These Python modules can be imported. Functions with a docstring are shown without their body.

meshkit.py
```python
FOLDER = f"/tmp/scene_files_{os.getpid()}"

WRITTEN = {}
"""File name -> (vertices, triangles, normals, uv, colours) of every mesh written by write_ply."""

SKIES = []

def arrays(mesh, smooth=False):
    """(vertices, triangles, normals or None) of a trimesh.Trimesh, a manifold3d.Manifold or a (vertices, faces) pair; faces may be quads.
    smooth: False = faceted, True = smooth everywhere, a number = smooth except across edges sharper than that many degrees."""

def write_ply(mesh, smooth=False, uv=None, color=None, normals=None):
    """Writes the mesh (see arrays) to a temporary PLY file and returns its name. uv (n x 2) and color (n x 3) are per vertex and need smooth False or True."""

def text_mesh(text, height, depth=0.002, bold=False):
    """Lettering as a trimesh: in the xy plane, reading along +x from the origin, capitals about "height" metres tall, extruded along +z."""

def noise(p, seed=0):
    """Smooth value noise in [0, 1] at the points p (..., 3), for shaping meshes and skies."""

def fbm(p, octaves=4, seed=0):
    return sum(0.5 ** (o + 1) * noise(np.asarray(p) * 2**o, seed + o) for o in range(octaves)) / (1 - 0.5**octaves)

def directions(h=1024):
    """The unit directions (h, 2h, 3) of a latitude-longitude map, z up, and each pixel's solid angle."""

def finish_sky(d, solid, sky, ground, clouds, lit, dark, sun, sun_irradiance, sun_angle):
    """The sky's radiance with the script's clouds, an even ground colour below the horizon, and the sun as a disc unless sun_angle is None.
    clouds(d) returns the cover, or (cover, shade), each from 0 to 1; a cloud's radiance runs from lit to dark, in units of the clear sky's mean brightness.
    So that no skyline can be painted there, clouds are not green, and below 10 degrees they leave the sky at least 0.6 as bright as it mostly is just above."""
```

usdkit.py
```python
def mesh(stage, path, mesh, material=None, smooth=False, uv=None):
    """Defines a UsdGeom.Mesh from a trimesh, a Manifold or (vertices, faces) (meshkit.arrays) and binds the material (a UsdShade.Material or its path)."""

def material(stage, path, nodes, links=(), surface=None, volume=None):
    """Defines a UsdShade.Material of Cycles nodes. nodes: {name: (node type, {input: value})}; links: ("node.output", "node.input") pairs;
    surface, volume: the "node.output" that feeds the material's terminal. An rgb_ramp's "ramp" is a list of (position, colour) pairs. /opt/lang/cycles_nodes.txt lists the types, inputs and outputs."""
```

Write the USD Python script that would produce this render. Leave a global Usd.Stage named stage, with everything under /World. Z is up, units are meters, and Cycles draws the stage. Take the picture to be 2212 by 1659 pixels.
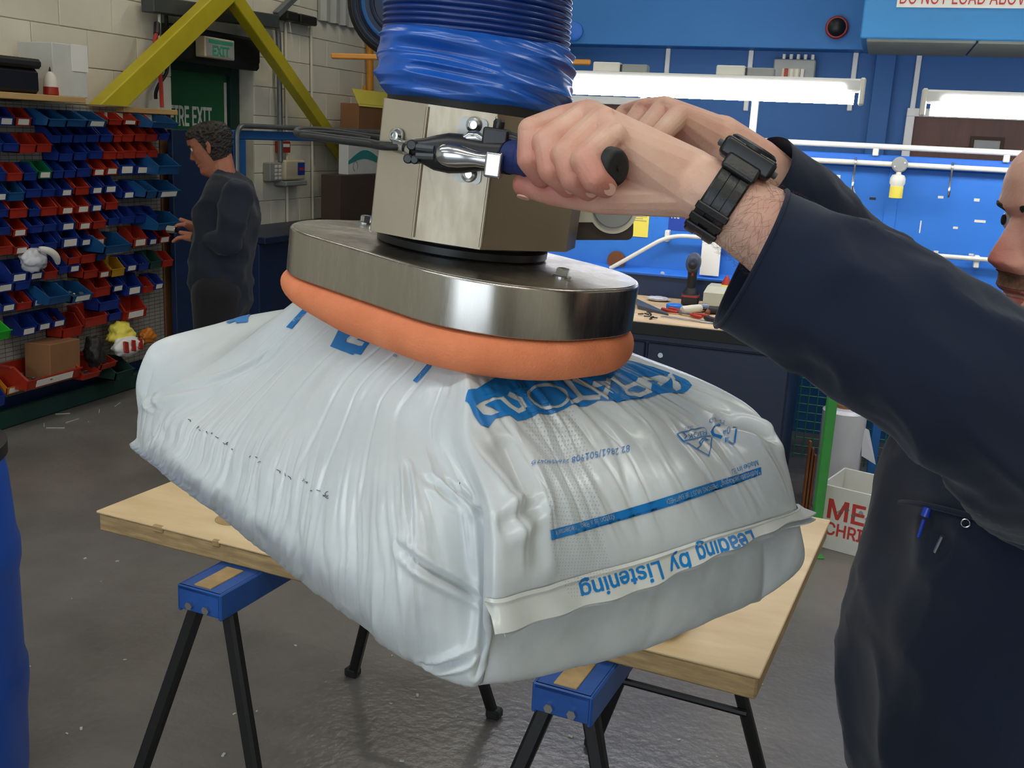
import math, random
import numpy as np, trimesh, manifold3d
from manifold3d import Manifold
from shapely.geometry import Polygon, Point, LineString, box as sbox
from shapely.ops import unary_union
from scipy.interpolate import PchipInterpolator, CubicSpline, RectBivariateSpline
from scipy.spatial import cKDTree
import usdkit, meshkit
from pxr import Usd, UsdGeom, UsdLux, UsdShade, Gf, Sdf, Vt

stage = Usd.Stage.CreateInMemory()
UsdGeom.SetStageUpAxis(stage, 'Z'); UsdGeom.SetStageMetersPerUnit(stage, 1.0)
UsdGeom.Xform.Define(stage, '/World'); UsdGeom.Scope.Define(stage, '/World/Looks')
rng = random.Random(7); nrng = np.random.default_rng(7)

# ---------------------------------------------------------------- camera (x along the blue wall, y along the left wall)
W, H, FPX = 2212, 1659, 2236.0
PITCH, ROLL, YAW, CAMZ = math.radians(13.5), math.radians(2.9), math.radians(18.5), 1.70
fh = np.array([-math.sin(YAW), math.cos(YAW), 0]); rh = np.array([math.cos(YAW), math.sin(YAW), 0]); UP = np.array([0, 0, 1.0])
fw = fh * math.cos(PITCH) - UP * math.sin(PITCH); u0 = fh * math.sin(PITCH) + UP * math.cos(PITCH)
RV = rh * math.cos(ROLL) + u0 * math.sin(ROLL); UV = u0 * math.cos(ROLL) - rh * math.sin(ROLL)
CAM = np.array([0, 0, CAMZ])
cam = UsdGeom.Camera.Define(stage, '/World/camera')
cam.CreateHorizontalApertureAttr(36.0); cam.CreateFocalLengthAttr(36.0 * FPX / W)
cam.CreateClippingRangeAttr((0.05, 200))
m4 = Gf.Matrix4d(*[float(x) for x in (*RV, 0, *UV, 0, *(-fw), 0, *CAM, 1)])
cam.AddTransformOp().Set(m4)
cam.CreateExposureAttr(0.24)

# ---------------------------------------------------------------- light: daylight from the open door behind, rows of fluorescent battens in the roof
dome = UsdLux.DomeLight.Define(stage, '/World/daylight'); dome.CreateIntensityAttr(.9); dome.CreateColorAttr(Gf.Vec3f(0.76, 0.88, 1.0))
def batten(i, x, y, L, inten, alongx=True, col=(1.0, 0.97, 0.88), z=4.1):
    l = UsdLux.RectLight.Define(stage, '/World/roof_lamp_%d' % i)
    l.CreateWidthAttr(L if alongx else 0.22); l.CreateHeightAttr(0.22 if alongx else L)
    l.CreateIntensityAttr(inten); l.CreateColorAttr(Gf.Vec3f(*col)); l.AddTranslateOp().Set((x, y, z))
LAMP = 15.0
batten(1, 0.9, -0.6, 2.4, LAMP); batten(2, -1.9, -0.4, 2.4, LAMP, col=(.93, .97, 1.0))
batten(3, 0.6, 2.2, 2.4, LAMP * .8); batten(4, -1.9, 2.6, 2.4, LAMP * .55)
batten(5, -2.6, 7.2, 2.4, LAMP * .9, col=(1.0, .93, .76)); batten(9, -2.9, 4.6, 2.4, LAMP * .55, alongx=False, col=(1.0, .93, .76)); batten(6, 0.3, 4.6, 2.4, LAMP * .55)
batten(7, -2.2, -3.2, 2.4, LAMP, col=(.93, .97, 1.0)); batten(8, 1.4, -3.4, 2.4, LAMP)

# ---------------------------------------------------------------- helpers
def ray(px, py):
    d = fw * FPX + RV * (px - W / 2) - UV * (py - H / 2); return d / np.linalg.norm(d)
def at(px, py, d):            # the point in depth d along the line of sight that the photograph shows there
    r = ray(px, py); return CAM + r * (d / (r @ fw))
def onp(px, py, n, p0):
    r = ray(px, py); n = np.asarray(n, float); return CAM + r * (((np.asarray(p0, float) - CAM) @ n) / (r @ n))
def onx(px, py, x): return onp(px, py, (1, 0, 0), (x, 0, 0))
def ony(px, py, y): return onp(px, py, (0, 1, 0), (0, y, 0))
def onz(px, py, z): return onp(px, py, (0, 0, 1), (0, 0, z))
def nrm(v): v = np.asarray(v, float); return v / (np.linalg.norm(v) + 1e-12)

used = {}
def numbered(parent, name):
    k = (parent, name); used[k] = used.get(k, -1) + 1
    return name if used[k] == 0 else '%s_%03d' % (name, used[k])
def prim_path(p): return str(p.GetPath()) if hasattr(p, 'GetPath') else str(p)
def tag(p, label=None, cat=None, group=None, kind=None):
    p = p.GetPrim() if hasattr(p, 'GetPrim') else p
    for k, v in (('label', label), ('category', cat), ('group', group), ('kind', kind)):
        if v: p.SetCustomDataByKey(k, v)
    return p
def thing(name, label, cat, group=None, loc=None, rotz=0, kind=None, scale=None):
    x = UsdGeom.Xform.Define(stage, '/World/' + numbered('/World', name))
    if loc is not None:
        x.AddTranslateOp().Set(Gf.Vec3d(*[float(c) for c in loc]))
        if rotz: x.AddRotateZOp().Set(float(rotz))
        if scale is not None: x.AddScaleOp().Set(Gf.Vec3f(*[float(c) for c in scale]))
    return tag(x, label, cat, group, kind)
def obj(name, mesh, m, parent=None, smooth=35, label=None, kind=None):
    pp = prim_path(parent) if parent is not None else '/World'
    path = pp + '/' + numbered(pp, name)
    if isinstance(mesh, (list,)): mesh = cat(mesh)
    p = usdkit.mesh(stage, path, mesh, MAT[m], smooth=smooth).GetPrim()
    if label or kind: tag(p, label, None, None, kind)
    return p
def single(name, mesh, m, label, cat, group=None, kind=None, smooth=35):
    return tag(obj(name, mesh, m, None, smooth), label, cat, group, kind)
def struct(name, mesh, m, parent=None, smooth=35):
    p = obj(name, mesh, m, parent, smooth)
    if parent is None: tag(p, kind='structure')
    return p
def dup(src, label, loc, rotz=0, scale=None, group=None):
    s = src.GetCustomData()
    t = thing(src.GetName().rstrip('0123456789').rstrip('_') , label, s['category'], group or s.get('group'), loc, rotz, scale=scale)
    t.GetReferences().AddInternalReference(src.GetPath()); t.SetInstanceable(True)
    return t

def cat(ms): return trimesh.util.concatenate([tm(m) for m in ms])
def tm(m):
    if isinstance(m, trimesh.Trimesh): return m
    if hasattr(m, 'to_mesh'):
        q = m.to_mesh(); return trimesh.Trimesh(q.vert_properties[:, :3], q.tri_verts, process=False)
    v, f = m; f = np.asarray(f)
    if f.shape[1] == 4: f = np.vstack([f[:, [0, 1, 2]], f[:, [0, 2, 3]]])
    return trimesh.Trimesh(np.asarray(v, float), f, process=False)
def place(m, o=(0, 0, 0), x=None, y=None, z=None):
    """moves a mesh built about the origin to o, its axes turned to x, y, z"""
    m = tm(m).copy(); M = np.eye(4)
    if x is not None or z is not None:
        if x is None: z = nrm(z); x = np.cross((0, 0, 1.0) if abs(z[2]) < .95 else (1.0, 0, 0), z); x = nrm(x); y = np.cross(z, x)
        elif z is None: x = nrm(x); y = nrm(np.asarray(y, float) - x * np.dot(x, y)); z = np.cross(x, y)
        else: z = nrm(z); x = nrm(np.asarray(x, float) - z * np.dot(x, z)); y = np.cross(z, x)
        M[:3, 0], M[:3, 1], M[:3, 2] = x, y, z
    M[:3, 3] = o; m.apply_transform(M); return m
def bx(x0, x1, y0, y1, z0, z1, c=0.003):
    """a box with chamfered edges"""
    c = min(c, (x1 - x0) * .3, (y1 - y0) * .3, (z1 - z0) * .3)
    if c <= 0: return trimesh.creation.box(bounds=[(x0, y0, z0), (x1, y1, z1)])
    p = []
    for i, sx in ((x0, 1), (x1, -1)):
        for j, sy in ((y0, 1), (y1, -1)):
            for k, sz in ((z0, 1), (z1, -1)):
                p += [(i, j + sy * c, k + sz * c), (i + sx * c, j, k + sz * c), (i + sx * c, j + sy * c, k)]
    return tm(Manifold.hull_points(np.array(p)))
def cbox(sx, sy, sz, c=.003): return bx(-sx / 2, sx / 2, -sy / 2, sy / 2, -sz / 2, sz / 2, c)
def hull(pts): return tm(Manifold.hull_points(np.asarray(pts, float)))
def tube(path, r, n=12, cap=True, up=None):
    p = np.asarray(path, float); k = len(p); r = np.broadcast_to(np.asarray(r, float), (k,))
    t = np.gradient(p, axis=0); t /= np.linalg.norm(t, axis=1, keepdims=True) + 1e-12
    a = np.zeros_like(p); ref = np.asarray(up, float) if up is not None else (np.array([0, 0, 1.0]) if abs(t[0, 2]) < .9 else np.array([1.0, 0, 0]))
    a[0] = nrm(np.cross(t[0], ref))
    for i in range(1, k): a[i] = nrm(a[i - 1] - t[i] * (a[i - 1] @ t[i]))
    b = np.cross(t, a); an = np.arange(n) * 2 * math.pi / n
    v = p[:, None] + r[:, None, None] * (np.cos(an)[None, :, None] * a[:, None] + np.sin(an)[None, :, None] * b[:, None])
    return loft(v, cap)
def loft(rings, cap=True):
    rings = np.asarray(rings, float); k, n = rings.shape[:2]; v = rings.reshape(-1, 3); f = []
    i, j = np.meshgrid(np.arange(k - 1), np.arange(n), indexing='ij'); i = i.ravel(); j = j.ravel(); j2 = (j + 1) % n
    q = np.stack([i * n + j, i * n + j2, (i + 1) * n + j2, (i + 1) * n + j], 1)
    f = np.vstack([q[:, [0, 1, 2]], q[:, [0, 2, 3]]])
    if cap:
        v = np.vstack([v, rings[0].mean(0), rings[-1].mean(0)]); a = k * n; jj = np.arange(n); j2 = (jj + 1) % n
        f = np.vstack([f, np.stack([np.full(n, a), j2, jj], 1), np.stack([np.full(n, a + 1), (k - 1) * n + jj, (k - 1) * n + j2], 1)])
    m = trimesh.Trimesh(v, f, process=False)
    if cap and m.volume < 0: m.invert()
    return m
def lathe(prof, n=32):
    """prof: (radius, z) from bottom to top, about z"""
    a = np.arange(n) * 2 * math.pi / n
    return loft(np.array([[(max(r, 1e-5) * math.cos(t), max(r, 1e-5) * math.sin(t), z) for t in a] for r, z in prof]))
def prism(poly, h, z0=0.0):
    poly = poly if hasattr(poly, 'exterior') else Polygon(poly)
    m = trimesh.creation.extrude_polygon(poly, h, engine='earcut'); m.apply_translation((0, 0, z0)); return m
def ext(poly, h):
    gs = getattr(poly, 'geoms', [poly]); return cat([prism(g, h) for g in gs if g.area > 0])
def cyl(r, h, n=24, c=0.0):
    if c <= 0: return lathe([(r, 0), (r, h)], n)
    return lathe([(r - c, 0), (r, c), (r, h - c), (r - c, h)], n)
def rrect(w, h, r, n=6):
    return Polygon([(-w / 2 + r, -h / 2 + r), (w / 2 - r, -h / 2 + r), (w / 2 - r, h / 2 - r), (-w / 2 + r, h / 2 - r)]).buffer(r, quad_segs=n) if r > 0 else sbox(-w / 2, -h / 2, w / 2, h / 2)
def rounded(pts, r, n=8):
    """a polyline with its corners rounded"""
    p = [np.asarray(q, float) for q in pts]; out = [p[0]]
    for a, b, c in zip(p[:-2], p[1:-1], p[2:]):
        u, v = nrm(a - b), nrm(c - b); q = min(r, .45 * np.linalg.norm(a - b), .45 * np.linalg.norm(c - b)); s_, e_ = b + u * q, b + v * q
        for t in np.linspace(0, 1, n): out.append((1 - t) ** 2 * s_ + 2 * t * (1 - t) * b + t * t * e_)
    return np.array(out + [p[-1]])
def curve(pts, n, closed=False):
    p = np.asarray(pts, float); d = np.r_[0, np.cumsum(np.linalg.norm(np.diff(p, axis=0), axis=1))]
    return CubicSpline(d, p)(np.linspace(0, d[-1], n)) if len(p) > 2 else p[0] + (p[1] - p[0]) * np.linspace(0, 1, n)[:, None]
def sph(c, r, n=16):
    return Manifold.sphere(float(r), n).translate([float(x) for x in c])
def bone(a, b, ra, rb, n=16): return Manifold.batch_hull([sph(a, ra, n), sph(b, rb, n)])
def flesh(parts, edge, it=10, lamb=.5, nu=.53):
    """a union of bones, refined and smoothed into one skin"""
    m = Manifold.batch_boolean(parts, manifold3d.OpType.Add).simplify(edge * .25).refine_to_length(edge)
    t = tm(m); t.merge_vertices()
    trimesh.smoothing.filter_taubin(t, lamb=lamb, nu=nu, iterations=it); return t
def text(s, h, depth=.002, bold=False, mid=True):
    m = meshkit.text_mesh(s, h, depth, bold)
    if mid: m.apply_translation((-(m.bounds[0][0] + m.bounds[1][0]) / 2, 0, 0))
    return m

# ---------------------------------------------------------------- materials
MAT = {}
def srgb(h):
    if isinstance(h, str): h = [int(h[i:i + 2], 16) / 255 for i in (0, 2, 4)]
    else: h = [c / 255 for c in h]
    return [c / 12.92 if c <= .04045 else ((c + .055) / 1.055) ** 2.4 for c in h]
def mat(name, col, rough=.5, metal=0.0, var=.08, vs=6.0, bump=0.0, bs=120.0, col2=None, ramp=(.35, .65), stretch=None, spec=.5, bumpd=.001, **kw):
    c = np.array(srgb(col)); d = np.clip(c * (1 - var), 0, 1); e = np.clip(c * (1 + var), 0, 1) if col2 is None else np.array(srgb(col2))
    nodes = {'tc': ('texture_coordinate', {}), 'mp': ('mapping', {'scale': stretch or (1, 1, 1)}),
             'n': ('noise_texture', {'scale': vs, 'detail': 5.0, 'roughness': .6}),
             'r': ('rgb_ramp', {'ramp': [(ramp[0], tuple(d)), (ramp[1], tuple(e))]}),
             'p': ('principled_bsdf', {'roughness': rough, 'metallic': metal, 'specular_ior_level': spec, **kw})}
    links = [('tc.object', 'mp.vector'), ('mp.vector', 'n.vector'), ('n.fac', 'r.fac'), ('r.color', 'p.base_color')]
    if bump > 0:
        nodes['bn'] = ('noise_texture', {'scale': bs, 'detail': 3.0}); nodes['b'] = ('bump', {'strength': bump, 'distance': bumpd})
        links += [('mp.vector', 'bn.vector'), ('bn.fac', 'b.height'), ('b.normal', 'p.normal')]
    MAT[name] = usdkit.material(stage, '/World/Looks/' + name, nodes, links, surface='p.BSDF'); return MAT[name]
def emit(name, col, strength):
    MAT[name] = usdkit.material(stage, '/World/Looks/' + name, {'e': ('emission', {'color': tuple(srgb(col)), 'strength': strength})}, [], surface='e.emission')
# ---- palette
mat('floor_paint', '75716c', .25, var=.18, vs=1.6, bump=.5, bs=34, bumpd=.004, spec=.5)
mat('white_block', 'e6e1cf', .75, var=.05, vs=2.2, bump=.35, bs=70, bumpd=.003)
mat('white_block_b', 'dfdac9', .75, var=.06, vs=2.0, bump=.35, bs=70, bumpd=.003)
mat('mortar', 'd2cdbb', .9, var=.08)
mat('ceiling_white', 'c8c8c2', .9, var=.03)
mat('cladding', 'b9bab2', .5, var=.05, vs=1.0)
mat('blue_wall', '1f5fa0', .55, var=.05, vs=1.5)
mat('blue_fascia', '2a72b4', .55, var=.05, vs=1.2)
mat('blue_hoist', '3a88c4', .5, var=.05, vs=1.2)
mat('blue_panel', '2b78d6', .5, var=.05, vs=3)
mat('blue_trim', '2a6fd0', .5, var=.04)
mat('navy_steel', '16294a', .45, var=.1, vs=3)
mat('navy_cabinet', '15233e', .42, var=.12, vs=2)
mat('soffit_board', '8f9388', .8, var=.1, vs=2)
mat('white_paint', 'e6e6e2', .45, var=.03)
mat('white_plastic', 'e4e2d6', .35, var=.03)
mat('grey_plastic', '9a9c98', .45, var=.05)
mat('beige_plastic', 'd2c6a6', .45, var=.04)
mat('grey_steel', '7d8284', .4, .6, var=.1)
mat('dark_steel', '4b5052', .5, .3, var=.12)
mat('bright_steel', 'c9cccd', .22, 1.0, var=.05)
mat('black_rubber', '17181a', .6, var=.1)
mat('black_plastic', '15161a', .38, var=.1)
mat('black_paint', '0e0f11', .45, var=.1)
mat('yellow_paint', 'bfae18', .5, var=.1, vs=4)
mat('orange_paint', 'd08a2a', .5, var=.06)
mat('red_plastic', 'a02814', .42, var=.08, vs=3)
mat('blue_plastic', '15307e', .42, var=.08, vs=3)
mat('teal_plastic', '144c7c', .42, var=.08, vs=3)
mat('green_plastic', '0f6a44', .42, var=.08, vs=3)
mat('lime_plastic', '28b02c', .42, var=.08, vs=3)
mat('ochre_plastic', 'b98a1e', .42, var=.08, vs=3)
mat('orange_plastic', 'c8741c', .45, var=.08, vs=3)
mat('card', 'e2ddd0', .7, var=.04)
mat('paper', 'f0efe9', .7, var=.02)
mat('yellow_paper', 'f0df5a', .7, var=.03)
mat('blue_paper', '1b3f9e', .6, var=.04)
mat('carton', '8a5f3c', .8, var=.08, vs=5)
mat('dark_carton', '4a3a2e', .8, var=.1, vs=5)
mat('white_carton', 'd6d6cf', .7, var=.05)
mat('teal_print', '1f8a86', .6, var=.04)
mat('red_print', 'c03a3a', .6, var=.05)
mat('green_door', '1f6a3c', .45, var=.1, vs=2)
mat('green_paint', '3f9a48', .5, var=.12, vs=4)
mat('dark_green', '12382f', .7, var=.15)
mat('worktop_wood', 'c9ab80', .55, col2='dcc298', vs=3, stretch=(1, 6, 1))
mat('shelf_wood', 'b8945e', .6, var=.15, vs=3, stretch=(6, 1, 6))
mat('post_wood', '6b4a2c', .7, var=.2, vs=4, stretch=(6, 6, 1))
mat('brown_wood', '5a3628', .5, var=.18, vs=3, stretch=(9, 9, 1))
mat('ply', 'd9bb8c', .5, col2='e6cda2', vs=2.2, stretch=(1, 4, 1), bump=.1, bs=40)
mat('ply_edge', 'a88d62', .75, var=.25, vs=12, stretch=(1, 1, 8), bump=.4, bs=80)
mat('trestle_blue', '1d4f9a', .4, var=.15, vs=6)
mat('drum_blue', '1450b4', .38, var=.05)
mat('contents', '8d9294', .35, .8, var=.4, vs=90)
mat('contents_dark', '2c2a28', .5, .3, var=.4, vs=90)
mat('sign_white', 'e8e8e0', .5, var=.02)
mat('print_red', 'c23a34', .6, var=.05)
mat('print_green', '2f9a70', .6, var=.05)
mat('print_black', '222222', .6, var=.05)
mat('print_grey', '9a9a9c', .7, var=.05)
mat('film', 'c9c9cf', .3, var=.05)
mat('copper', '7a4a2c', .5, .3, var=.2)
mat('scrap', 'c6c6bd', .7, var=.2)
emit('lit_tube', 'fbfaff', 16.0); emit('lit_diffuser', 'fbfaff', 12.0)
def louvre_mat():
    MAT['louvre'] = usdkit.material(stage, '/World/Looks/louvre', {
        'g': ('texture_coordinate', {}), 'm': ('mapping', {'rotation': (math.pi / 2, 0, math.pi / 2)}),
        's': ('separate_xyz', {}), 'c': ('combine_xyz', {}),
        'k': ('brick_texture', {'color1': tuple(srgb('98938a')), 'color2': tuple(srgb('908b82')), 'mortar': tuple(srgb('4a4641')), 'scale': 1.0, 'mortar_size': .0018, 'mortar_smooth': .2, 'brick_width': .055, 'row_height': .024, 'offset': 0.0}),
        'p': ('principled_bsdf', {'roughness': .5})},
        [('g.object', 's.vector'), ('s.y', 'c.x'), ('s.z', 'c.y'), ('c.vector', 'k.vector'), ('k.color', 'p.base_color')], surface='p.BSDF')
louvre_mat()

# ================================================================ the setting
XL, YB = -4.6, 6.45
struct('floor', bx(-5.4, 4.2, -6.5, 11, -.12, 0, 0), 'floor_paint', smooth=False)
struct('ceiling', bx(-5.4, 4.2, -6.2, 11, 4.9, 5.0, 0), 'ceiling_white', smooth=False)
DY0, DY1, DZ = 6.145, 7.1505, 2.09
wl = struct('wall_left', [bx(-5.4, XL - .012, -6, DY0, 0, 4.9, 0), bx(-5.4, XL - .012, DY1, 10.6, 0, 4.9, 0), bx(-5.4, XL - .012, DY0, DY1, DZ, 4.9, 0)], 'mortar', smooth=False)
row = 0; z = .65
while z < 3.1:                                    # painted concrete blocks, each its own piece
    y = 4.0 + (.225 if row % 2 else 0)
    while y < 10.3:
        y0, y1, z0, z1 = y + .0025, y + .4475, z + .0025, z + .2175
        vis = (y1 > 6.9 and z > .6) or z > 1.6
        if z0 > 2.56 and y1 > 8.3: vis = False
        if vis:
            segs = [(y0, y1)]
            if z0 < DZ:
                segs = [(a, b) for a, b in ((y0, min(y1, DY0 - .002)), (max(y0, DY1 + .002), y1)) if b - a > .012]
            for a, b in segs:
                zz0 = DZ + .002 if (z0 < DZ < z1 and b > DY0 and a < DY1) else z0
                struct('block', bx(XL - .05, XL - .0025 + rng.random() * .003, a, b, zz0, z1, .003), 'white_block' if rng.random() < .6 else 'white_block_b', wl, smooth=False)
        y += .45
    z += .22; row += 1
struct('wall_end', bx(-5.4, 4.2, 10.6, 10.8, 0, 4.9, 0), 'white_block', smooth=False)
struct('wall_right', bx(4.0, 4.2, -6, 10.6, 0, 4.9, 0), 'white_block', smooth=False)
struct('wall_rear', [bx(-5.4, -3.2, -6.2, -6, 0, 4.9, 0), bx(1.2, 4.2, -6.2, -6, 0, 4.9, 0), bx(-3.2, 1.2, -6.2, -6, 3.4, 4.9, 0)], 'white_block', smooth=False)
struct('wall_blue', [bx(-2.1, 4.0, YB, YB + .1, 0, 2.3, 0), bx(-2.1, -2.0, YB + .1, 10.6, 0, 4.9, 0)], 'blue_wall', smooth=False)
struct('trim_1', bx(-2.15, 4.0, 6.27, YB + .12, 2.25, 4.9, .004), 'blue_fascia', smooth=False)
cl = [(i, .018 * (1 if (i // 2) % 2 else -1)) for i in range(60)]
pts = [(8.1 + i * .042, XL + .03 + o) for i, o in cl]
v = [(x, y, zz) for zz in (2.56, 4.7) for y, x in pts] ; n = len(pts)
f = [(i, i + 1, n + i + 1, n + i) for i in range(n - 1)]
struct('trim_2', (np.array(v), np.array(f)), 'cladding', smooth=False)
# pilaster and joints of the blue partition
p0 = ony(1938, 115, YB)[0]; p1 = ony(1893, 120, YB)[0]
struct('trim_3', bx(p1, p0, YB - .05, YB, 0, 2.25, .004), 'blue_wall', smooth=False)
for i, px in enumerate((1443, 1622, 1848)):
    x = ony(px, 130, YB)[0]; zb = ony(px, 240, YB)[2]
    struct('trim_%d' % (4 + i), bx(x - .014, x + .014, YB - .02, YB, zb, 2.25, .003), 'white_paint', smooth=False)
# brown panels in white frames: two internal windows of the office behind, boarded with wood
def framed(nm, x0, x1, z0, z1):
    w = struct(nm, bx(x0, x1, YB - .012, YB - .001, z0, z1, .001), 'brown_wood', smooth=False)
    t = .045
    struct('frame', [bx(x0 - t, x1 + t, YB - .04, YB, z1, z1 + t, .003), bx(x0 - t, x0, YB - .04, YB, z0 - t, z1, .003), bx(x1, x1 + t, YB - .04, YB, z0 - t, z1, .003), bx(x0 - t, x1 + t, YB - .04, YB, z0 - t, z0, .003)], 'white_paint', w, smooth=False)
    return w
A = ony(1976, 252, YB); framed('window_1', A[0], A[0] + 1.1, 1.25, A[2])
B_ = ony(1222, 222, YB); C_ = ony(1380, 225, YB); framed('window_2', B_[0], C_[0], 1.25, B_[2])
x = ony(1985, 130, YB)[0]; struct('trim_7', bx(x - .014, x + .014, YB - .02, YB, A[2] + .04, 2.25, .003), 'white_paint', smooth=False)
# door_1: green fire exit, set back in the wall
DX = XL - .165
d = struct('door_1', bx(DX - .05, DX, DY0, DY1 - .0, 0, DZ, .004), 'green_door', smooth=False)
struct('door_frame', [bx(DX - .03, DX + .035, DY1 - .12, DY1 - .001, 0, DZ, .004), bx(DX - .03, DX + .035, DY0 + .001, DY0 + .04, 0, DZ, .004), bx(DX - .03, DX + .035, DY0 + .04, DY1 - .12, DZ - .06, DZ - .001, .004)], 'dark_green', d, smooth=False)
yl = onx(485, 200, DX)[1]
struct('edge_strip', bx(DX, DX + .012, yl - .012, yl + .012, .2, 1.98, .002), 'white_plastic', d, smooth=False)
a, a2 = onx(366, 270, DX), onx(457, 270, DX); tx = text('FIRE EXIT', .135, .003, True); tx.apply_scale(((a2[1] - a[1]) / (tx.bounds[1][0] - tx.bounds[0][0]), 1, 1))
struct('lettering', place(tx, (DX + .001, (a[1] + a2[1]) / 2, a[2]), x=(0, 1, 0), y=(0, 0, 1)), 'sign_white', d, smooth=False)

# ================================================================ things on the left wall
def wall_box(name, pxs, X, dep_, m, label, cat_, group=None, c=.004):
    """a box on a plane x = X, from the pixel corners (left, top, right, bottom), dep_ thick towards the room"""
    l, t_, r_, b = pxs; a = onx(l, (t_ + b) / 2, X); e = onx(r_, (t_ + b) / 2, X); u = onx((l + r_) / 2, t_, X); q = onx((l + r_) / 2, b, X)
    return (X - dep_, X, a[1], e[1], q[2], u[2])
# roller housing above the door
b = wall_box('', (372, 68, 572, 142), XL + .11, .11, '', '', '')
single('roller_housing', [bx(b[0], b[1], b[2], b[3] - .06, b[4], b[5], .02), bx(b[0], b[1] - .03, b[3] - .08, b[3], b[4] + .04, b[5], .03)], 'black_paint', 'long black roller housing mounted above the green fire door', 'shutter housing')
s = wall_box('', (443, 83, 507, 127), XL + .19, .08, '', '', '')
t = thing('exit_sign', 'grey boxed exit sign with green letters on the black housing', 'sign')
obj('body', bx(s[0], s[1], s[2], s[3], s[4], s[5], .006), 'beige_plastic', t)
obj('face', bx(s[1] - .002, s[1] + .003, s[2] + .015, s[3] - .01, s[4] + .01, s[5] - .01, .001), 'grey_plastic', t)
hgt = s[5] - s[4]
obj('lettering', place(text('EXIT', hgt * .46, .003, True), (s[1] + .003, (s[2] + s[3]) / 2 + .005, s[4] + hgt * .14), x=(0, 1, 0), y=(0, 0, 1)), 'print_green', t, smooth=False)
obj('green_strip', bx(s[1] + .002, s[1] + .005, s[2] + .04, s[3] - .03, s[5] - hgt * .28, s[5] - hgt * .12, 0), 'print_green', t, smooth=False)
# yellow braces
def beam(a, b, w, d_, up=(1, 0, 0)):
    ax = nrm(b - a); xx = nrm(np.cross(ax, up)); L = np.linalg.norm(b - a)
    return place(bx(-w / 2, w / 2, -d_ / 2, d_ / 2, 0, L, .006), a, x=xx, z=ax)
XB = XL + .26
a0 = onx(489, -30, XB)
bm = beam(onx(185, 275, XB), onx(492, -20, XB), .135, .09); bm = Manifold(manifold3d.Mesh(np.asarray(bm.vertices, np.float32), np.asarray(bm.faces, np.uint32))).trim_by_plane((0, 0, 1), float(onx(200, 222, -4.38)[2] - .008))
single('brace', bm, 'yellow_paint', 'yellow steel diagonal brace rising from the bin shelf towards the exit sign', 'brace')
single('brace', beam(onx(752, 352, XL + .07), onx(492, -20, XB), .11, .085), 'yellow_paint', 'yellow steel diagonal brace leaning right down behind the blue guard frame', 'brace')
# steel rail across the wall above the door and its drop pipe
pp = [onx(318, 8, XL + .1), onx(420, 24, XL + .1), onx(560, 42, XL + .1)]
single('wall_beam', beam(pp[0], onx(592, 47, XL + .1), .1, .1), 'dark_steel', 'dark grey steel beam running across the wall above the roller housing', 'beam')
single('drop_pipe', tube(rounded([onx(540, 40, XL + .055), onx(600, 47, XL + .055), onx(603, 120, XL + .055), onx(606, 350, XL + .055)], .1), .022, 10), 'grey_steel', 'thick grey pipe dropping from the beam down to the grey keypad', 'pipe')
for i, (u, lab) in enumerate(((617, 'thin white conduit on the block wall beside the thick grey pipe'), (672, 'thin white conduit on the block wall, nearer the cartons'))):
    single('conduit', tube([onx(u, 50, XL + .02), onx(u + 2, 272, XL + .02), onx(u + 4, 480, XL + .02)], .011, 8), 'white_block_b', lab, 'conduit')
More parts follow.
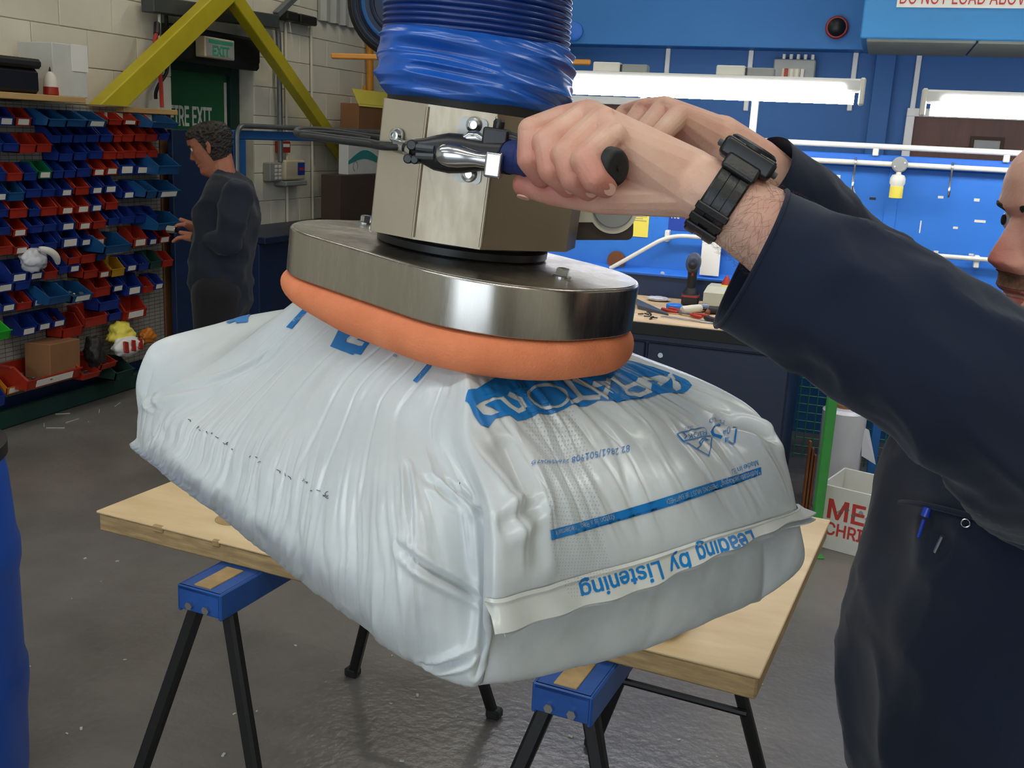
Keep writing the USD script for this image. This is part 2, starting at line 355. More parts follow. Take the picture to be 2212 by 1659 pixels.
j = wall_box('', (622, 30, 686, 50), XL + .1, .1, '', '', '')
t = thing('cable_clamp', 'dark clamp boxes where the grey beam meets the cladding', 'clamp')
obj('bracket', bx(j[0], j[1], j[2], j[2] + .17, j[4], j[5], .01), 'black_paint', t); obj('bracket', bx(j[0], j[1], j[2] + .2, j[3], j[4], j[5], .01), 'black_paint', t)
single('roof_strut', beam(onx(596, 32, XL + .1), onx(642, -12, XL + .1), .05, .05), 'grey_steel', 'short grey strut slanting up beside the cladding', 'strut')
# pipes and hose left of the door
single('silver_pipe', tube([onx(342, -40, XL + .06), onx(348, 172, XL + .06)], .014, 10), 'bright_steel', 'silver vertical pipe on the wall left of the exit sign', 'pipe')
single('black_cable', tube(curve([onx(357, 8, XL + .06), onx(360, 60, XL + .06), onx(361, 120, XL + .06), onx(361, 150, XL + .06), onx(352, 170, XL + .08), onx(340, 190, XL + .06), onx(337, 214, XL + .05)], 40), .012, 8), 'black_rubber', 'black cable looping down beside the silver pipe', 'cable')
t = thing('red_hose', 'red air hose hanging down in front of the silver pipe', 'hose')
obj('hose', tube(curve([onx(338, 72, XL + .12), onx(335, 90, XL + .12), onx(342, 135, XL + .12), onx(348, 190, XL + .13), onx(350, 232, XL + .14)], 30), .013, 8), 'print_red', t)
obj('connector', tube([onx(339, 50, XL + .1), onx(338, 74, XL + .12)], .02, 8), 'black_plastic', t)
# call point, keypad, intercom
b = wall_box('', (605, 305, 628, 330), XL + .05, .05, '', '', '')
t = thing('fire_call_point', 'small red fire call point on the white block wall', 'call point')
obj('body', bx(*b, .006), 'red_plastic', t); obj('glass', bx(b[1] - .002, b[1] + .003, b[2] + .045, b[3] - .02, b[4] + .045, b[5] - .02, 0), 'sign_white', t)
b = wall_box('', (584, 351, 612, 392), XL + .07, .07, '', '', '')
t = thing('keypad', 'grey wall keypad with pale buttons below the grey pipe', 'keypad')
obj('body', bx(*b, .008), 'grey_plastic', t)
for r in range(4):
    for c in range(2):
        yy = b[2] + (b[3] - b[2]) * (.42 + .3 * c); zz = b[4] + (b[5] - b[4]) * (.18 + .2 * r)
        obj('button', bx(b[1] - .002, b[1] + .008, yy - .018, yy + .018, zz - .012, zz + .012, .003), 'card', t)
b = wall_box('', (617, 346, 660, 389), XL + .1, .1, '', '', '')
t = thing('intercom', 'beige sloping wall intercom with a blue panel', 'intercom')
obj('body', bx(*b, .012), 'beige_plastic', t)
obj('display', bx(b[1] - .002, b[1] + .004, b[2] + (b[3] - b[2]) * .6, b[3] - .02, b[4] + .04, b[5] - .02, 0), 'blue_paper', t)
obj('label_plate', bx(b[1], b[1] + .005, b[2] + (b[3] - b[2]) * .64, b[3] - .035, (b[4] + b[5]) / 2 - .004, (b[4] + b[5]) / 2 + .018, 0), 'print_red', t)
obj('tray', bx(b[0], b[1] + .02, b[2] - .02, b[3] + .0, b[4] - .045, b[4] - .005, .008), 'grey_plastic', t)

# ================================================================ blue guard frame, the bench below it and what stands on it
GX = -4.28
gt = onx(515, 278, GX)
y0, y1 = onx(372, 300, GX)[1], 9.6
t = thing('machine_guard', 'blue guard frame with a grey tube rail before the block wall', 'frame')
yL0, yL1 = onx(504, 300, GX)[1], onx(532, 320, GX)[1]
zt, zi = gt[2], onx(540, 302, GX)[2]
zb = onx(545, 503, GX)[2]
obj('side_panel', bx(GX - .04, GX, y0, yL0, 0, zt - .02, .004), 'navy_steel', t)
obj('top_band', bx(GX - .05, GX, yL0, y1, zi, zt - .01, .006), 'blue_wall', t)
obj('upright', bx(GX - .05, GX, yL0, yL1, zb, zi, .006), 'blue_wall', t)
obj('rail', tube(rounded([(GX + .022, yL0 + .012, zb + .3), (GX + .022, yL0 + .012, zt + .022), (GX + .022, y1, zt + .022)], .09), .018, 10), 'grey_steel', t)
obj('shelf', bx(XL + .01, GX, 8.0, y1, zt - .03, zt - .01, .002), 'navy_steel', t)
t = thing('guard_bench', 'long dark blue bench behind the man at the bins', 'bench')
obj('bench_top', bx(XL + .01, GX + .25, yL0, y1, zb - .05, zb, .006), 'navy_cabinet', t)
obj('cabinet', bx(XL + .01, GX + .2, yL0, y1, 0, zb - .05, .006), 'navy_steel', t)
def carton(name, pxs, X, dep_, m, label, zbase):
    l, t_, r_, b_ = pxs; a = onx(l, (t_ + b_) / 2, X); e = onx(r_, (t_ + b_) / 2, X); u = onx((l + r_) / 2, t_, X)
    x = thing(name, label, 'box'); bb = (X - dep_, X, a[1], e[1], zbase, u[2])
    obj('body', bx(*bb, .004), m, x); return x, bb
x, bb = carton('brown_carton', (775, 227, 850, 268), GX - .02, .18, 'carton', 'open brown cardboard carton standing on the guard frame shelf', zt - .01)
obj('flap', [place(cbox(.004, bb[3] - bb[2], .16, 0), (bb[1] - .03, (bb[2] + bb[3]) / 2, bb[5] + .05), x=nrm((1, 0, .5)), z=nrm((-.5, 0, 1)))], 'yellow_paper', x)
x, bb2 = carton('dark_carton', (735, 377, 830, 480), GX + .12, .18, 'dark_carton', 'dark brown cardboard box standing on the guard bench', zb)
x, bb = carton('white_carton', (752, 312, 840, 374), GX + .1, .09, 'white_carton', 'white carton with a green wave print, on the dark brown box', bb2[5])
yy = np.linspace(bb[2] + .005, bb[3] - .02, 24); hh = bb[5] - bb[4]; wv = (yy - yy[0]) / (yy[-1] - yy[0])
zc = bb[4] + hh * (.5 + .18 * np.sin(wv * 5.4 - .6) * (1 - .2 * wv)); th = hh * (.05 + .09 * np.sin(np.clip(wv * 1.2, 0, 1) * 3.0))
poly = Polygon(list(zip(yy, zc + th)) + list(zip(yy[::-1], (zc - th)[::-1])))
obj('wave_print', place(prism(poly.buffer(.001), .002), (bb[1], 0, 0), x=(0, 1, 0), y=(0, 0, 1)), 'teal_print', x, smooth=False)
ring = Point(0, 0).buffer(.045).difference(Point(0, 0).buffer(.036)).difference(sbox(-.01, -.06, .06, -.025))
obj('ring_print', place(prism(ring, .002), (bb[1], bb[2] + .13, bb[4] + .07), x=(0, 1, 0), y=(0, 0, 1)), 'print_grey', x, smooth=False)

# ================================================================ orange stand with hose reel
OD = 6.0
ob = at(800, 225, OD); oc = at(868, 8, OD)
t = thing('orange_pipe', 'upright orange pipe on the block wall behind the brown carton', 'pipe')
qa, qb = onx(800, 240, XL + .06), onx(798, 40, XL + .06)
obj('pipe', tube([qa, qb], .034, 14), 'orange_paint', t)
for k in (.25, .8): obj('bracket', bx(XL, XL + .03, qa[1] - .05, qa[1] + .05, qa[2] + (qb[2] - qa[2]) * k - .02, qa[2] + (qb[2] - qa[2]) * k + .02, .004), 'orange_paint', t)
t = thing('hose_reel', 'large dark blue hose reel high up behind the ribbed lift tube', 'hose reel')
fz = nrm(CAM - oc); fz[2] = 0; fz = nrm(fz)
obj('crossbar', beam(at(716, 121, OD - .06), at(1276, 135, OD - .06), .05, .03, up=(0, 0, 1)), 'orange_paint', t)
obj('hanger', [bx(oc[0] + .02, oc[0] + .07, oc[1] + .1, oc[1] + .15, oc[2] - .35, 4.9, .004)], 'orange_paint', t)
for r_, w_, m_, nm_ in ((.31, .10, 'black_rubber', 'rim'), (.25, .13, 'navy_steel', 'drum'), (.12, .15, 'blue_wall', 'hub')):
    obj(nm_, place(lathe([(r_ - .02, -w_ / 2), (r_, -w_ / 2 + .015), (r_, w_ / 2 - .015), (r_ - .02, w_ / 2)], 48), oc, z=fz), m_, t)
for k in range(3):
    a_ = np.linspace(0, 2 * math.pi, 50); rr = .17 + .05 * k
    obj('hose_turn', place(tube(np.stack([rr * np.cos(a_), rr * np.sin(a_), np.full(50, .066 - .01 * k)], 1), .014, 8), oc, z=fz), 'blue_wall' if k % 2 else 'navy_cabinet', t)

# ================================================================ the blue side
# hoist housing with the red and white notice
HB = 5.5
a = ony(1858, 82, HB)
t = thing('overhead_housing', 'blue overhead housing with a grey underside above the bench', 'housing')
obj('body', bx(a[0], 3.9, HB, 6.26, a[2], 4.6, .006), 'blue_hoist', t)
for i in range(5): obj('underside_board', bx(a[0] + .03 + i * .5, a[0] + .52 + i * .5, HB + .03, 6.25, a[2] - .012, a[2] + .01, .004), 'soffit_board', t)
n0 = ony(1936, 16, HB); n1 = ony(2212, 14, HB)
t = thing('load_notice', 'white notice with red capitals on the overhead housing', 'sign')
zb_ = n0[2]; hh = .13
obj('plate', bx(n0[0], n0[0] + .78, HB - .006, HB, zb_, zb_ + hh, .001), 'sign_white', t)
tx = text('DO NOT LOAD ABOVE LINE', .062, .002, False); tx.apply_scale((.715 / (tx.bounds[1][0] - tx.bounds[0][0]), 1, 1))
obj('lettering', place(tx, (n0[0] + .37, HB - .0065, zb_ + .016), x=(1, 0, 0), y=(0, 0, 1)), 'print_red', t, smooth=False)
c = ony(1808, 60, 6.26)
t = thing('alarm_bell', 'small dark alarm bell with a red rim on the blue fascia', 'bell')
obj('rim', place(lathe([(.055, 0), (.062, .015), (.055, .03)], 32), c, z=(0, -1, 0)), 'red_plastic', t)
obj('gong', place(lathe([(.05, .02), (.047, .04), (.03, .055), (.008, .06)], 32), c, z=(0, -1, 0)), 'black_paint', t)
c = ony(1240, 68, 6.26); single('blue_disc', place(lathe([(.055, 0), (.055, .01), (.04, .02)], 32), c, z=(0, -1, 0)), 'blue_trim', 'pale blue round boss on the fascia beside the lift tube', 'disc')
# grey breaker box
a = ony(1676, 130, YB); b = ony(1760, 176, YB)
t = thing('breaker_box', 'grey electrical breaker box above the long lit lamp', 'electrical box')
obj('body', bx(a[0], b[0], YB - .1, YB, b[2] - .04, a[2], .006), 'grey_plastic', t)
obj('door', bx(a[0] + .05, b[0] - .08, YB - .108, YB - .1, b[2] - .03, a[2] - .05, .003), 'beige_plastic', t)
for k in range(4): obj('breaker', bx(a[0] + .065 + k * .03, a[0] + .085 + k * .03, YB - .118, YB - .106, b[2], b[2] + .06, .002), 'red_plastic' if k == 0 else 'card', t)
for k in range(5): obj('gland', place(cyl(.01, .03, 10), (a[0] + .05 + k * .04, YB - .06, a[2])), 'white_plastic', t)

# ---- bench with its back panel
PY = 5.5
bench_f = onz(1400, 697, .9)[1]; BF = 4.64; BX0, BX1 = -2.0, 2.6; BZ = .9
t = thing('workbench', 'long dark blue workbench with a pale wooden worktop', 'workbench')
xe = ony(1695, 900, BF)[0]
obj('worktop', bx(BX0, xe + .02, BF, PY - .02, BZ - .045, BZ, .004), 'worktop_wood', t)
obj('front_lip', bx(BX0, xe + .02, BF - .012, BF, BZ - .06, BZ - .004, .002), 'black_rubber', t)
obj('carcass', bx(BX0, xe, BF + .03, PY - .02, .05, BZ - .045, .003), 'navy_steel', t)
xd = [ony(1391, 800, BF)[0] - .62 * k for k in (2, 1, 0)] + [xe]
for k in range(3):
    dd = obj('door', bx(xd[k] + .006, xd[k + 1] - .006, BF + .008, BF + .03, .1, BZ - .1, .005), 'navy_cabinet', t)
    obj('lock', place(cyl(.012, .006, 14), (xd[k] + .07, BF + .008, BZ - .15), z=(0, -1, 0)), 'bright_steel', dd)
obj('drawer_rail', bx(BX0, xe, BF + .005, BF + .03, BZ - .09, BZ - .06, .003), 'navy_cabinet', t)
zt_ = ony(1700, 322, PY)[2]; zm = ony(1700, 350, PY)[2]; zlow = ony(1500, 585, PY)[2]
xj = ony(1928, 420, PY)[0]
t = thing('bench_back', 'bright blue panelled back of the workbench', 'panel')
for x0_, x1_ in ((BX0, xj), (xj, BX1)):
    obj('panel', bx(x0_ + .004, x1_ - .004, PY, PY + .03, BZ, zm, .004), 'blue_panel', t)
obj('joint_strip', bx(xj - .03, xj + .03, PY - .006, PY + .01, BZ, zm, .003), 'blue_panel', t)
obj('top_band', bx(BX0, BX1, PY - .03, PY + .03, zm, zt_ - .005, .004), 'blue_trim', t)
obj('ledge', place(bx(BX0, BX1, -.07, .0, -.008, .008, .003), (0, PY - .0, zlow - .01), x=(1, 0, 0), z=nrm((0, -.35, 1))), 'blue_trim', t)
obj('kick_board', bx(BX0, BX1, PY - .05, PY - .01, BZ, zlow - .03, .003), 'navy_steel', t)
for px in (1432, 1606, 1790):
    q = ony(px, 590 + (px - 1432) * .1, PY - .05); obj('bolt', place(cyl(.011, .012, 12), q, z=(0, -1, 0)), 'bright_steel', t)
for px, py, w_, h_ in ((2032, 426, .025, .012), (2110, 432, .025, .014), (2117, 478, .05, .012), (2064, 492, .022, .011), (2022, 544, .022, .012), (2098, 550, .022, .01), (1988, 490, .006, .06), (1885, 429, .03, .012)):
    q = ony(px, py, PY); obj('chip', bx(q[0] - w_ / 2, q[0] + w_ / 2, PY - .0012, PY + .002, q[2] - h_ / 2, q[2] + h_ / 2, 0), 'card' if px != 1885 else 'print_black', t)
zr = ony(1870, 315, PY - .06)[2]
t = thing('top_rail', 'white tube rail along the top of the bench back', 'rail')
obj('rail', tube([(BX0, PY - .04, zr), (BX1, PY - .04, zr)], .014, 12), 'white_paint', t)
for px in (1630, 1893, 2178):
    q = ony(px, 318, PY - .04); obj('clip', bx(q[0] - .014, q[0] + .014, PY - .05, PY - .02, zr - .045, zr + .012, .004), 'white_plastic', t)
zc = ony(1800, 348, PY - .07)[2]
xb_ = ony(1945, 346, PY - .07)[0]
t = thing('power_conduit', 'upper cream conduit carrying a round junction box and yellow socket', 'conduit')
obj('conduit', tube([(BX0, PY - .06, zc), (BX1, PY - .06, zc)], .0125, 12), 'white_plastic', t)
jb = obj('junction_box', place(cyl(.037, .04, 32, .006), (xb_, PY - .045, zc), z=(0, -1, 0)), 'grey_plastic', t)
for s_ in (-1, 1): obj('screw', place(cyl(.005, .003, 10), (xb_ + .022 * s_, PY - .086, zc + .01 * s_), z=(0, -1, 0)), 'bright_steel', jb)
so = obj('socket', place(lathe([(.02, -.155), (.03, -.15), (.03, -.10), (.036, -.09), (.036, -.065), (.028, -.05), (.012, -.045), (.012, -.03)], 24), (xb_, PY - .07, zc)), 'white_plastic', t)
obj('yellow_collar', place(lathe([(.02, -.16), (.031, -.158), (.031, -.103), (.028, -.1)], 24), (xb_, PY - .07, zc)), 'yellow_paper', so)
for i, px in enumerate((1731, 1847, 2056)):
    q = ony(px, 352 + (px - 1731) * .052, PY - .075); L_ = .115
    single('hook', tube(curve([(q[0], PY - .05, zc + .016), (q[0], PY - .078, zc + .012), (q[0], PY - .08, zc - .03), (q[0], PY - .082, zc - L_), (q[0], PY - .10, zc - L_ - .02), (q[0], PY - .12, zc - L_ + .005)], 24), .0055, 8), 'bright_steel',
           ('steel hook over the upper conduit above the white notice', 'steel hook over the upper conduit holding the wire loop', 'steel hook over the upper conduit right of the yellow socket')[i], 'hook')
    if i == 1:
        single('wire_loop', tube(curve([(q[0], PY - .1, zc - L_), (q[0] - .035, PY - .06, zc - .19), (q[0] - .05, PY - .03, zc - .27), (q[0] - .0, PY - .02, zc - .285), (q[0] + .03, PY - .03, zc - .25), (q[0] + .028, PY - .06, zc - .18), (q[0] + .003, PY - .1, zc - L_)], 40), .0025, 6), 'white_plastic', 'thin pale wire loop hanging from the middle hook', 'wire')
        single('cable_tie', tube([(q[0] - .012, PY - .015, zc - .3), (q[0] + .006, PY - .015, zc - .27)], .006, 6), 'teal_print', 'small turquoise cable tie under the wire loop', 'cable tie')
        single('white_strip', bx(q[0] + .015, q[0] + .035, PY - .008, PY, zc - .5, zc - .3, .002), 'paper', 'narrow white strip hanging on the blue panel below the wire loop', 'strip')
lowc = [ony(1318, 580, PY - .05), ony(1400, 527, PY - .05), ony(1425, 512, PY - .05), ony(1455, 508, PY - .05), ony(1560, 516, PY - .05)]
cv = rounded([lowc[0], lowc[3] - np.array([.02, 0, 0]), (BX1, PY - .05, lowc[-1][2])], .09)
t = thing('lower_conduit', 'lower cream conduit bending down towards the bench at the left', 'conduit')
obj('conduit', tube(cv, .0115, 10), 'white_plastic', t)
for px, py in ((1440, 510), (2110, 566), (1600, 520)):
    q = ony(px, py, PY - .05); obj('clip', bx(q[0] - .012, q[0] + .012, PY - .05, PY - .0, q[2] - .03, q[2] + .03, .004), 'white_plastic', t)
def sheet(name, pxs, Y, m, label, cat_='notice', group=None, c=.0):
    l, t_, r_, b_ = pxs; a = ony(l, t_, Y); b = ony(r_, b_, Y)
    x = thing(name, label, cat_, group); obj('sheet', bx(a[0], b[0], Y - .003, Y, b[2], a[2], 0), m, x, smooth=False); return x, a, b
x, a, b = sheet('white_notice', (1640, 368, 1801, 500), PY - .002, 'paper', 'white printed notice pinned on the blue panel under the hooks')
for k, (u0_, u1_, v_, h_) in enumerate(((.42, .6, .09, .012), (.62, .84, .1, .012), (.55, .8, .2, .006), (.4, .82, .3, .004), (.62, .83, .36, .004))):
    X0 = a[0] + (b[0] - a[0]) * u0_; X1 = a[0] + (b[0] - a[0]) * u1_; Z = a[2] + (b[2] - a[2]) * v_
    obj('print_line', bx(X0, X1, PY - .0065, PY - .005, Z - h_, Z, 0), 'print_grey', x, smooth=False)
obj('picture', bx(b[0] - .035, b[0] - .012, PY - .0065, PY - .005, a[2] - .085, a[2] - .03, 0), 'grey_plastic', x, smooth=False)
sheet('cream_note', (1796, 433, 1832, 500), PY, 'yellow_paper', 'pale yellow note beside the white notice')
x, a, b = sheet('yellow_note', (1362, 448, 1399, 513), PY, 'yellow_paper', 'bright yellow printed note left of the lower conduit bend')
for k in range(5): obj('print_line', bx(a[0] + .012, b[0] - .012 - (k % 2) * .02, PY - .0045, PY - .003, a[2] - .02 - k * .011 - .003, a[2] - .02 - k * .011, 0), 'print_grey', x, smooth=False)
x, a, b = sheet('blue_notice', (1447, 450, 1560, 505), PY, 'blue_paper', 'dark blue notice on the panel behind the watch')
obj('lettering', place(text('Fire', .018, .001, True), (a[0] + .035, PY - .004, a[2] - .05), x=(1, 0, 0), y=(0, 0, 1)), 'paper', x, smooth=False)
sheet('hanging_strip', (1519, 505, 1552, 597), PY - .06, 'paper', 'white paper strip hanging from the lower conduit', 'paper')
c = ony(1332, 562, PY - .01); single('brown_disc', place(cyl(.05, .012, 32), c, z=(0, -1, 0)), 'copper', 'round brown disc on the blue panel beside the sloping conduit', 'disc')
x, a, b = sheet('framed_paper', (2105, 302, 2158, 326), YB - .02, 'grey_plastic', 'small grey framed paper on the brown panel at the right', 'picture')
obj('frame', [bx(a[0] - .02, b[0] + .02, YB - .03, YB - .012, a[2], a[2] + .02, 0), bx(a[0] - .02, a[0], YB - .03, YB - .012, b[2], a[2], 0), bx(b[0], b[0] + .02, YB - .03, YB - .012, b[2], a[2], 0)], 'dark_carton', x)

# ---- lit work lamps
LY = 4.95
def lamp(label, p_l, p_r, z0, xr, arms):
    t = thing('work_lamp', label, 'lamp', 'lit work lamps over the bench')
    x0 = p_l; x1 = xr
    obj('housing', bx(x0, x1, LY - .05, LY + .05, z0 + .015, z0 + .07, .008), 'white_paint', t)
    obj('diffuser', bx(x0 + .06, x1 - .06, LY - .056, LY + .056, z0 - .022, z0 + .056, .015), 'lit_diffuser', t)
    obj('fluorescent_tube', tube([(x0 + .03, LY, z0 - .012), (x1 - .03, LY, z0 - .012)], .026, 14), 'lit_tube', t)
    for s_ in (x0, x1): obj('end_cap', bx(s_ - .012, s_ + .012, LY - .052, LY + .052, z0 - .04, z0 + .075, .006), 'white_plastic', t)
    for ax in arms:
        g = obj('ballast_box', bx(ax, ax + .13, LY + .0, LY + .06, z0 + .07, z0 + .115, .005), 'white_plastic', t)
        obj('ballast_box', bx(ax + .14, ax + .26, LY + .0, LY + .06, z0 + .07, z0 + .108, .005), 'grey_plastic', t)
        obj('gap_band', bx(ax + .128, ax + .142, LY + .005, LY + .055, z0 + .072, z0 + .105, .002), 'black_plastic', t)
    return t
e = ony(1862, 200, LY); zl = e[2]
arms = [ony(1280, 155, LY)[0], ony(1546, 160, LY)[0]]
lamp('long lit fluorescent work lamp left, behind the raised hands', -1.75, None, zl - .015, e[0], arms)
e2_ = ony(1996, 215, LY)
lamp('lit fluorescent work lamp at the right picture edge', e2_[0], None, e2_[2] - .03, e2_[0] + 1.6, [])
for i, px in enumerate((1388, 1626, 2330)):
    q = ony(px, 300, PY - .04)
    single('lamp_post', [bx(q[0] - .017, q[0] + .017, PY - .1, PY - .066, zr + .0, zl + .05, .004), bx(q[0] - .014, q[0] + .014, LY + .05, PY - .066, zl + .012, zl + .046, .003)], 'white_paint', ('white upright post under the lamp, behind the far hand', 'white upright post under the lamp, right of the far hand', 'white upright post of the right lamp, outside the picture')[i], 'post')
# ================================================================ the louvred bin wall
PX = -4.38
yr = onx(372, 400, PX)[1]; zsh = onx(200, 222, PX)[2]
t = thing('louvre_panel', 'grey louvred steel panel carrying the rows of parts bins', 'panel')
ys = [2.9, 3.9, 4.9, yr - .12]
for i in range(3): obj('panel', bx(PX - .03, PX, ys[i] + .003, ys[i + 1] - .003, .16, zsh - .02, .003), 'louvre', t, smooth=False)
obj('end_post', bx(PX - .1, PX + .01, yr - .12, yr - .005, 0, zsh - .02, .004), 'post_wood', t)
obj('back_board', bx(XL + .01, PX - .03, 2.9, yr - .02, .0, zsh - .03, .003), 'navy_steel', t)
obj('kick_strip', bx(PX, PX + .05, 2.9, yr - .3, 0, .1, .01), 'dark_green', t)
s0 = onx(0, 205, -4.15)
t = thing('timber_shelf', 'long thin wooden shelf over the bin wall', 'shelf')
obj('board', bx(XL, -4.15, 2.9, onx(186, 214, -4.15)[1], zsh - .01, zsh + .022, .003), 'shelf_wood', t)
obj('board', bx(XL, PX + .06, onx(268, 222, PX + .06)[1], yr, zsh - .045, zsh - .012, .003), 'shelf_wood', t)
obj('edge_strip', bx(PX, PX + .02, onx(222, 214, PX)[1], yr - .1, zsh - .10, zsh - .05, .002), 'card', t)
SH = zsh + .022
a = onx(0, 195, -4.2); b = onx(90, 195, -4.2); c = onx(50, 124, -4.2)
t = thing('equipment_case', 'large black equipment case on the wooden shelf at the left edge', 'case')
obj('body', bx(XL + .05, -4.2, 3.6, b[1], SH, c[2] - .05, .02), 'black_plastic', t)
obj('lid', bx(XL + .04, -4.19, 3.59, b[1] + .01, c[2] - .05, c[2], .02), 'black_rubber', t)
q = onx(110, 198, -4.25); q1 = onx(108, 150, -4.25)
t = thing('spray_bottle', 'cream bottle with a red base on the shelf beside the black case', 'bottle')
hb = q1[2] - SH
obj('base', place(lathe([(.036, 0), (.04, .006), (.038, hb * .33)], 24), (q[0], q[1], SH)), 'red_plastic', t)
obj('body', place(lathe([(.037, hb * .33), (.036, hb * .55), (.03, hb * .72), (.018, hb * .86), (.008, hb * .92)], 24), (q[0], q[1], SH)), 'card', t)
obj('nozzle', place(lathe([(.008, hb * .9), (.006, hb * .97), (.002, hb * 1.1)], 12), (q[0], q[1], SH)), 'black_plastic', t)
l_ = onx(112, 205, -4.3); r_ = onx(190, 210, -4.3); tp = onx(150, 96, -4.3)
t = thing('white_box', 'tall plain white box on the shelf beside the yellow brace', 'box')
obj('body', bx(XL + .06, -4.3, l_[1] + .02, r_[1], SH, tp[2], .004), 'white_carton', t)
obj('flap', bx(-4.3, -4.296, l_[1] + .16, r_[1] + .01, (SH + tp[2]) / 2, tp[2] + .004, .001), 'paper', t)

COL = dict(b=('blue', 'blue_plastic'), r=('red', 'red_plastic'), t=('teal', 'teal_plastic'), g=('green', 'green_plastic'), y=('yellow', 'ochre_plastic'), l=('bright green', 'lime_plastic'), o=('orange', 'orange_plastic'), d=('dark green', 'dark_green'))
def bin_body(W_):
    w = .04 / 1; m = []
    prof = [(0, 0), (.9, 0), (.97, .42), (.93, .46), (.5, 1), (0, 1)]
    side = prism(Polygon(prof), w)
    for s_ in (-.5, .5 - w): m.append(place(side, (0, s_ + w, 0), x=(1, 0, 0), y=(0, 0, 1)))
    m.append(bx(0, .9, -.5, .5, 0, .05, 0)); m.append(bx(0, .04, -.5, .5, 0, 1, 0))
    m.append(hull([(x, y, z) for y in (-.5, .5) for x, z in ((.9, 0), (.86, 0), (.97, .42), (.92, .42))]))
    m.append(hull([(x, y, z) for y in (-.52, .52) for x, z in ((.955, .40), (.99, .40), (.96, .46), (.99, .45))]))
    for s_ in (-1, 1): m.append(hull([(x, y, z) for y in (s_ * .5, s_ * .54) for x, z in ((0, .95), (.53, .95), (.5, 1.0), (0, 1.0))]))
    return cat(m)
BODY = bin_body(1); kinds = {}
def contents_mesh(seed):
    r = np.random.default_rng(seed); m = []
    for k in range(14):
        c = np.array([r.uniform(.12, .84), r.uniform(-.38, .38), r.uniform(.1, .42)]); s = r.uniform(.05, .13)
        m.append(place(cbox(s * 1.8, s, s * .8, .01), c, x=nrm(r.normal(size=3)), z=nrm(r.normal(size=3))))
    m.append(bx(.05, .86, -.44, .44, .05, .22, 0)); return cat(m)
NTH = ['first', 'second', 'third', 'fourth', 'fifth', 'sixth', 'seventh', 'eighth', 'ninth', 'tenth', 'eleventh', 'twelfth', 'thirteenth', 'fourteenth', 'fifteenth']
RWS = ['top', 'second', 'third', 'fourth', 'fifth', 'sixth', 'seventh', 'eighth', 'ninth', 'tenth', 'eleventh', 'twelfth', 'bottom']
R_ = [
 'b0,34,271c r36,71,272c b72,104,270 t110,148,274,224 t149,192,274,226c t193,235,275,226C r237,266,270 r268,299,270c r300,331,272 t333,390,277,232c',
 'b-28,8,328 b11,44,327 r45,80,331c r82,115,329 b116,134,309 b136,160,308 b161,190,308 b191,217,307 b219,246,307c r248,265,307 r267,291,306c r293,317,305c r319,343,305 b345,368,303',
 'b130,160,349 b162,191,346 b196,225,343 r227,255,344c r257,268,343 r269,296,342c r297,320,341 r322,344,340 t346,394,377,332',
 'b-20,17,392 r19,52,391c b54,83,390 g85,115,386C b117,140,385 b141,166,384 b168,200,382 r203,230,380C r231,258,378C b260,294,377c b296,324,376c b326,343,375C',
 'b-10,19,434C t21,56,434c b58,93,427 b95,122,425 b134,160,424C r165,196,421c b200,225,419C b228,256,417C b268,294,429c b299,320,427C t321,343,428,388 t344,393,427,388C',
 'b-12,21,470 r23,63,471 b65,90,468c r92,127,466 r134,163,463C r168,197,460C b199,224,457C r230,258,453 b236,260,486 b268,294,483 b297,318,481 b320,342,479 t345,398,496,455',
 'b-5,27,508 r30,62,511C b70,95,503 b97,125,500 b134,166,498C r172,200,496C r203,232,494c',
 'r-5,32,551c r34,65,549C b67,95,543 b97,127,540 b134,175,535c b177,200,531C r204,230,530C t231,288,546,500 r290,321,533c b324,342,529C r346,370,525C',
 'b26,64,609c b66,97,604C r99,128,602 b129,150,591 b152,176,588C r150,176,571 r178,210,568 b212,232,562 r183,214,601 r216,240,600C y243,272,597 b275,299,586C b301,324,584c d326,352,580 r355,376,576c',
 'b-4,33,631c b35,69,626 t110,158,656,606 t160,205,652,604c r207,242,640c b245,270,630C b276,310,637C r313,334,632c b336,356,625c',
 'b5,38,673C r41,72,669c b74,103,661c b105,138,656 b216,262,670',
 'l-30,30,737,678 b48,82,724C b84,114,713c b116,145,706C r137,182,728 r184,236,704 b238,266,692 r272,320,688C',
 'b-30,16,881 o17,49,850C r62,183,829,765c r185,221,818,772c r223,256,796,752c d254,294,818,762']
